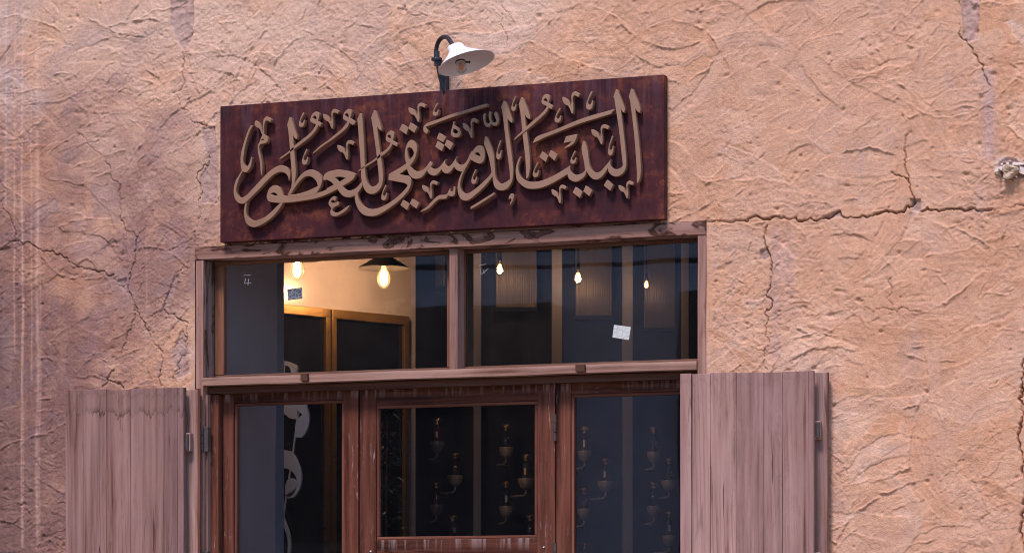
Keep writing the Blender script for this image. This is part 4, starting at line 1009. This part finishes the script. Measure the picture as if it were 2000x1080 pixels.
# ================================================================== inside the shop
ZC = 3.85
def slab(name, a, b, z0, z1, th, mat, parent=None, label=None, cat=None, kind=None, org=None):
    """upright slab from plan point a to b, thickness th away from the camera"""
    a = Vector((a[0], a[1], 0)); b = Vector((b[0], b[1], 0)); d = (b - a); L = d.length; d.normalize(); nrm = Vector((-d.y, d.x, 0))
    ang = math.atan2(d.y, d.x)
    o = box(name, -L / 2, L / 2, 0, th, 0, z1 - z0, mat, parent, bev=min(.003, th * .2))
    m = (a + b) / 2; o.location = Vector((m.x, m.y, z1)) + nrm * th / 2 - (Vector(org) if org is not None else Vector())
    o.rotation_euler = (0, 0, ang)
    if label or kind: tag(o, label, cat, None, kind)
    return o
def interior():
    S = lambda n, V, F_, m: tag(mesh_obj(n, V, F_, m), kind='structure')
    S('room_floor', [(-3.3, .53, .02), (5, .53, .02), (5, 8, .02), (-3.3, 8, .02)], [(0, 1, 2, 3)], M['room_dark'])
    S('room_ceiling', [(-3.3, .53, ZC), (5, .53, ZC), (5, 8, ZC), (-3.3, 8, ZC)], [(0, 1, 2, 3)], M['room_dark'])
    S('room_wall', [(-3.3, .53, 0), (-3.3, 8, 0), (-3.3, 8, ZC), (-3.3, .53, ZC)], [(0, 1, 2, 3)], M['room_dark'])
    S('room_wall', [(5, .53, 0), (5, 8, 0), (5, 8, ZC), (5, .53, ZC)], [(0, 1, 2, 3)], M['room_dark'])
    S('room_wall', [(-3.3, 8, 0), (5, 8, 0), (5, 8, ZC), (-3.3, 8, ZC)], [(0, 1, 2, 3)], M['room_dark'])
    A, B = PD(470, 600, 13.40), PD(812, 600, 14.12)
    slab('room_wall', A, B, .02, ZC - .01, .08, M['room'], kind='structure')
    dAB = (B - A); dAB.z = 0; nn = Vector((dAB.y, -dAB.x, 0)).normalized()     # towards the camera
    def on(u):   # plan point on that wall at photograph column u
        lo, hi = -.5, 1.5
        for _ in range(40):
            m = (lo + hi) / 2; p = A + dAB * m; d = p - CAM
            if 1000 + FPX * d.dot(RT) / d.dot(FW) < u: lo = m
            else: hi = m
        return Vector((*(A + dAB * m).xy, 0))
    ztop = 3.123
    for (u0, u1, lab) in ((520, 637, 'brass framed dark glass panel partly hidden behind the grey window reveal'), (640, 790, 'brass framed dark glass panel below the black pendant shade')):
        a, b = on(u0) + nn * .012, on(u1) + nn * .012; L = (b - a).length; bw = .044
        t = slab('framed_panel', a, b, .05, ztop, .010, M['black_glass'], None, lab, 'panel')
        loc = Vector((t.location.x, t.location.y, t.location.z)); Hh = ztop - .05
        for nm, x0, x1, z0, z1 in (('frame_bar', -L / 2, L / 2, -bw, 0), ('frame_bar', -L / 2, L / 2, -Hh, -Hh + bw), ('frame_bar', -L / 2, -L / 2 + bw * .62, -Hh + bw, -bw), ('frame_bar', L / 2 - bw * .62, L / 2, -Hh + bw, -bw)):
            box(nm, x0, x1, -.030, -.0055, z0, z1, M['brass'], t, bev=.004)
    # display wall of posts, reeded glass above, dark niches below
    DB = 15.2
    b0, b1 = PD(770, 600, DB), PD(1480, 600, DB - .1)
    slab('room_wall', b0, b1, .02, ZC - .01, .06, M['navy'], kind='structure')
    for u, w_, lab in ((799, 15, 'grey upright post seen at the left of the centre door pane'), (932, 15, 'grey upright post seen in the middle of the centre door pane'), (1088, 20, 'grey upright post in the right transom pane left of the middle bulb'), (1226, 20, 'grey upright post behind the pale window sticker'), (1339, 13, 'grey upright post at the right end of the right transom pane')):
        a, b = PD(u - w_ / 2, 600, DB - .16), PD(u + w_ / 2, 600, DB - .16)
        slab('display_post', a, b, .03, ZC - .02, .12, M['post'], None, lab, 'post')
    w = NT('reeded_glass', .38, .35, .6); v = w.coord((1, 1, 1), rnd=False)
    wv = w.n('ShaderNodeTexWave', wave_type='BANDS', bands_direction='X'); wv.inputs['Scale'].default_value = 26; w.l(v, wv.inputs['Vector'])
    wv2 = w.n('ShaderNodeTexWave', wave_type='BANDS', bands_direction='Z'); wv2.inputs['Scale'].default_value = 42; w.l(v, wv2.inputs['Vector'])
    w.col((.115, .088, .078)); w.norm(w.bump(wv.outputs['Fac'], .25, .004))
    for u0, u1, vb, lab in ((968, 1048, 600, 'reeded glass panel above the left niche of the display wall'), (1124, 1196, 616, 'reeded glass panel beside the middle bulb'), (1258, 1318, 640, 'reeded glass panel behind the rightmost bulb'), (850, 868, 560, 'narrow reeded glass panel at the right edge of the left transom pane')):
        a, b = PD(u0, 600, DB - .09), PD(u1, 600, DB - .09)
        t = slab('reeded_panel', a, b, PD(u0, vb, DB - .09).z, ZC - .03, .02, w.m, None, lab, 'panel')
        L = (b - a).length
        box('panel_rail', -L / 2 - .004, L / 2 + .004, -.014, .014, -t.dimensions.z - .022 if False else -(ZC - .03 - PD(u0, vb, DB - .09).z) - .024, -(ZC - .03 - PD(u0, vb, DB - .09).z) - .001, M['navy'], t)
    # pendant lamps
    em = emit('bulb_filament_glow', (1.0, .60, .25), 60.0); em2 = emit('dim_filament_glow', (1.0, .50, .10), 7.0)
    def pendant(u, v, depth, sc, label, shade=True, power=4.0):
        p = PD(u, v, depth)
        t = empty('pendant_lamp', (p.x, p.y, p.z)); tag(t, label, 'pendant lamp', 'pendant lamps hanging in the shop')
        bg = M['lit_bulb'] if shade else M['bulb_glass']
        prof = [(.012, .060), (.014, .045), (.024, .028), (.0315, .004), (.030, -.018), (.020, -.036), (.007, -.045), (.0, -.046)]
        V, F_ = lathe([(r * sc, h * sc) for r, h in prof], 20); b = mesh_obj('bulb', V, F_, bg, t, smooth=True)
        vf = [tube([(x * sc, y * sc, .034 * sc), (x * 1.3 * sc, y * 1.3 * sc, .0), (x * sc, y * sc, -.026 * sc)], .0045 * sc, 6) for x, y in ((-.010, 0), (-.003, .009), (.005, -.008), (.010, .003), (0, 0))]
        V, F_ = merge(*vf); mesh_obj('filament', V, F_, em if shade else em2, b)
        V, F_ = lathe([(0, .125 * sc), (.010 * sc, .125 * sc), (.017 * sc, .112 * sc), (.017 * sc, .058 * sc), (0, .058 * sc)], 14); mesh_obj('socket', V, F_, M['shade_black'], t)
        if shade:
            V, F_ = lathe([(.018, .112), (.030, .106), (.118, .052), (.120, .047), (.1175, .048), (.029, .101), (.018, .106)], 32); V = [v_ * sc for v_ in V]
            mesh_obj('lamp_shade', V, F_, M['shade_black'], t, smooth=True)
        V, F_ = tube([(0, 0, .12 * sc), (0, 0, ZC - p.z)], .004, 8); mesh_obj('cord', V, F_, M['shade_black'], t)
        ld = bpy.data.lights.new('bulb_light', 'POINT'); ld.energy = power; ld.color = (1.0, .59, .31); ld.shadow_soft_size = .02
        lo = bpy.data.objects.new('bulb_light', ld); link(lo, t)
    pendant(580, 527, 13.12, 1.0, 'glowing pendant bulb at the top left of the left transom pane', power=16)
    pendant(749.5, 544, 13.50, 1.0, 'glowing pendant bulb under a black conical shade in the left transom pane', power=16)
    pendant(976, 526, 14.86, .72, 'small glowing bulb beside the handwritten number in the right transom pane', False, 2.0)
    pendant(1129, 543, 14.88, .74, 'middle glowing bulb of the right transom pane', False, 2.0)
    pendant(1262.5, 556, 14.92, .50, 'faintest and rightmost glowing bulb of the right transom pane', False, .5)
    # perfume bottles on bracket bowls
    spots = [(854, 862, .0, (.35, .02, .05)), (889, 928, 1, (.10, .03, .06)), (852, 985, 0, (.12, .02, .05)), (885, 1047, 1, (.10, .02, .08)), (988, 873, 0, (.03, .05, .12)), (1027, 934, 1, (.10, .11, .14)), (988, 988, 0, (.03, .05, .10)), (1035, 1048, 1, (.05, .06, .12)),
             (1142, 880, 0, (.12, .02, .04)), (1183, 939, 1, (.06, .06, .08)), (1141, 993, 0, (.12, .02, .05)), (1277, 882, 0, (.05, .06, .12)), (1307, 938, 1, (.05, .07, .13)), (1277, 988, 0, (.04, .07, .14)), (1307, 1045, 1, (.05, .06, .10)), (1143, 1100, 0, (.1, .03, .05))]
    rowname = {0: 'topmost', 1: 'upper', 2: 'lower', 3: 'lowest'}
    names = ['reddish bottle at the top left of the centre door pane', 'second highest bottle left of the middle post in the centre pane', 'dark bottle third down at the left of the centre pane', 'bottle at the bottom left of the centre pane',
             'topmost bottle right of the middle post in the centre pane', 'clear bottle near the right edge of the centre pane', 'lower bottle right of the middle post in the centre pane', 'bottle at the bottom right corner of the centre pane',
             'topmost bottle at the left edge of the right door pane', 'second bottle down left of the post in the right door pane', 'third bottle down at the left edge of the right door pane', 'topmost bottle right of the post in the right door pane', 'second bottle down beside the right shutter', 'third bottle down right of the post in the right door pane', 'bottle at the lower right beside the right shutter', 'bottle at the very bottom left of the right door pane']
    for i, (u, v, far, colr) in enumerate(spots):
        p = PD(u, v, DB - .22)
        t = empty('bracket_shelf', p); tag(t, 'bowl bracket below the ' + names[i], 'shelf', 'bracket bowls on the display wall')
        wbw = .036 if far == 0 else .042
        V, F_ = lathe([(0, 0), (wbw, 0), (wbw * 1.02, -.006), (wbw * .93, -.026), (wbw * .66, -.046), (wbw * .3, -.056), (0, -.058)], 20); mesh_obj('bowl', V, F_, M['bowl'], t, smooth=False)
        q = -1 if not far else -1.0
        arm = [Vector((0, 0, -.055)), Vector((0, 0, -.075)), Vector((-.012 * 1, 0, -.088)) , Vector((-.05 - .04 * far, .01, -.092)), Vector((-.06 - .05 * far, .17, -.092))]
        V, F_ = tube(arm, .005, 8); mesh_obj('bracket_arm', V, F_, M['bowl'], t, smooth=True)
        bt = empty('perfume_bottle', (p.x, p.y, p.z + .001)); tag(bt, names[i], 'bottle', 'perfume bottles on the display wall')
        g = NT('bottle_glass_%d' % i, .06, 0, .7); g.col(tuple(c * .55 for c in colr)); g.b.inputs['Coat Weight'].default_value = .6
        kb = i % 3; hs = random.uniform(.9, 1.12)
        bt.scale = (1, 1, hs); bt.rotation_euler = (0, 0, random.uniform(-.5, .5))
        V, F_ = lathe([[(0, .0), (.019, .0), (.022, .006), (.022, .058), (.017, .070), (.009, .076), (.009, .086), (0, .086)],
                       [(0, .0), (.014, .0), (.024, .014), (.025, .034), (.018, .058), (.010, .070), (.009, .086), (0, .086)],
                       [(0, .0), (.024, .0), (.022, .010), (.017, .040), (.021, .066), (.012, .076), (.009, .086), (0, .086)]][kb], 18); mesh_obj('body', V, F_, g.m, bt, smooth=True)
        V, F_ = lathe([(0, .086), (.011, .086), (.012, .098), (.020, .102), (.021, .112), (.017, .118), (0, .119)], 18); mesh_obj('cap', V, F_, M['cap_gold'], bt)
        lm = M['label'] if 'label' in M else M.setdefault('label', plain('gold_label', (.55, .42, .30), .35, .6, .5, .1, 30, 0))
        V = [(math.sin(a) * .0225, -math.cos(a) * .0225, z) for a in (.25, .5, .75) for z in (.018, .05)]
        mesh_obj('paper_label', V, [(0, 2, 3, 1), (2, 4, 5, 3)], lm, bt)
    # leafy plant added in place of foliage mirrored in the framed panel
    lf = NT('dark_leaf', .35, 0, .5); lf.col(lf.ramp(lf.noise(lf.coord((1, 1, 1), rnd=False), 14, 3), [(.35, (.012, .030, .030)), (.65, (.055, .095, .085))]))
    pc = PD(755, 900, 13.45); t = empty('mirrored_plant', (pc.x, pc.y, .03)); tag(t, 'dark leafy plant standing in for foliage mirrored in the framed panel', 'plant')
    r = random.Random(8); V, F_ = [], []
    for k in range(170):
        z = r.uniform(1.7, 2.62); a = r.uniform(0, 6.283); rr = r.uniform(.01, .065); b = Vector((rr * math.cos(a), rr * .7 * math.sin(a), z))
        d = Vector((math.cos(a), math.sin(a), r.uniform(-.7, .7))).normalized(); w_ = d.cross(Vector((r.uniform(-1, 1), r.uniform(-1, 1), 1))).normalized() * r.uniform(.006, .011); L = r.uniform(.03, .055)
        o = len(V); V += [b, b + d * L * .5 + w_, b + d * L + Vector((0, 0, -.008)), b + d * L * .5 - w_]; F_ += [(o, o + 1, o + 2, o + 3)]
    mesh_obj('foliage', V, F_, lf.m, t)
    V, F_ = tube([(0, 0, 0), (.01, 0, .9), (-.008, .01, 1.8), (.004, 0, 2.55)], [.014, .011, .008, .003], 8); mesh_obj('stem', V, F_, M['dark_wood'], t)
    # white curled ornament standing just inside, left
    zo = lambda x, y: (100 + x / 3, 720 + y / 3)
    yo = PD(580, 900, 12.6).y
    oc = P(575, 1200, yo)
    t = empty('curled_ornament', (oc.x, oc.y, 2.0)); tag(t, 'white curled ornament standing behind the left door pane', 'ornament')
    def piece(nm, s, holes=()):
        lo = []
        for q in (s,) + tuple(holes):
            lo.append([(P(*zo(a, b), yo).x - oc.x, P(*zo(a, b), yo).z - 2.0) for a, b in catmull(parse(q))])
        plate(nm, lo, .014, M['ornament'], t, (0, 0, 0), .001)
    piece('crescent', "1300,190! 1492,205! 1510,280 1500,350 1465,400 1432,400! 1428,340 1437,295! 1400,290 1365,265 1300,250!", ("1441,238! 1470,268! 1440,296!",))
    piece('crescent', "1290,470! 1365,475 1410,490 1450,560 1465,620 1455,700 1420,750 1380,758! 1376,735! 1425,705 1438,650 1410,600 1365,582 1300,600!")
    piece('lobe', "1372,735 1380,655 1405,640 1432,655 1436,700 1410,742 1385,752")
    piece('crescent', "1330,800! 1365,880 1393,960 1402,1030 1392,1120! 1376,1120! 1386,1030 1372,950 1340,880!")
    z5 = lambda x, y: ((380 + x / 3.273 - 100) * 3, (430 + y / 3.273 - 720) * 3)
    arch = [z5(500, 935), z5(560, 900), z5(600, 905), z5(655, 935), z5(648, 972), z5(618, 972), z5(610, 945), z5(590, 930), z5(560, 930), z5(505, 960)]
    piece('crescent', ' '.join('%g,%g' % q for q in arch))
    V, F_ = tube([P(*zo(1440, 240), yo) - t.location, P(*zo(1425, 340), yo) - t.location, P(*zo(1405, 495), yo) - t.location, P(*zo(1368, 730), yo) - t.location, P(*zo(1345, 900), yo) - t.location, Vector((P(*zo(1330, 1000), yo).x - oc.x, 0, -1.96))], .0045, 8)
    V = [v_ + Vector((0, .02, 0)) for v_ in V]
    mesh_obj('rod', V, F_, M['ornament'], t, smooth=True)
    V, F_ = tube([P(*zo(1440, 240), yo) - t.location + Vector((0, .022, 0)), P(*zo(1352, 30), yo) - t.location + Vector((0, .022, 0)), P(*zo(*z5(560, 915)), yo) - t.location + Vector((0, .022, 0))], .004, 8)
    mesh_obj('rod', V, F_, M['ornament'], t, smooth=True)
interior()

# ================================================================== across the square (seen mirrored in the panes) and an unseen block added on the left for shade
def opposite():
    mt = plain('far_plaster', (.018, .016, .024), .9, 0, .2, .2, 2, .2)
    mw = plain('far_window', (.03, .03, .04), .3, 0, .4, .2, 4, 0)
    mp = plain('far_pale_plaster', (.62, .60, .70), .9, 0, .2, .15, 2, .2)
    def house(x0, x1, y0, h, label, steps=(), mt=mt):
        t = box('far_house', x0, x1, y0 - 6, y0, 0, h, mt, None, bev=.02); tag(t, label, 'building')
        for k, (a, b, hh) in enumerate(steps):
            box('parapet', a, b, y0 - 2, y0 - .02, h + .001, h + hh, mt, t, bev=.02, base=t.location)
        x = x0 + .8
        while x < x1 - 1.2:
            w_ = box('window', x, x + .9, y0 + .0, y0 + .03, 1.1, 2.5, mw, t, base=t.location)
            x += 2.2
    house(-14.5, -6.12, -17.0, 4.95, 'long plaster house across the square mirrored in the left panes', ((-12, -8.5, .8),))
    house(-6.10, -4.76, -17.4, 4.95, 'pale house across the square mirrored in the right panes', (), mp)
    house(-4.74, 5.5, -17.0, 5.0, 'dark plaster house across the square mirrored at the right', ((-3.2, -1.6, .9),))
    house(-15.5, -6.0, -24.0, 6.6, 'taller pale house behind the long house across the square', (), mp)
    for k, (dz, sag) in enumerate(((0, .30), (.10, .42), (.22, .38))):
        pts = []
        for s in np.linspace(0, 1, 24):
            pts.append((-14 + 22 * s, -16.2 + .1 * k, 5.50 + dz - sag * 4 * s * (1 - s)))
        V, F_ = tube(pts, .022, 6)
        tag(mesh_obj('overhead_cable', V, F_, M['iron']), ['lowest', 'middle', 'highest'][k] + ' sagging overhead cable mirrored in the right transom pane', 'cable')
    nb = box('shade_block', -8.5, -2.72, -3.4, -.03, 0, 6.2, plain('shade_block_plaster', (.40, .25, .175), .9, 0, .2, .2, 3, .3), None, bev=.03)  # added out of view to darken the left of the wall and shutter
    tag(nb, 'unseen plaster block added at the left to shade the wall', 'building')
opposite()
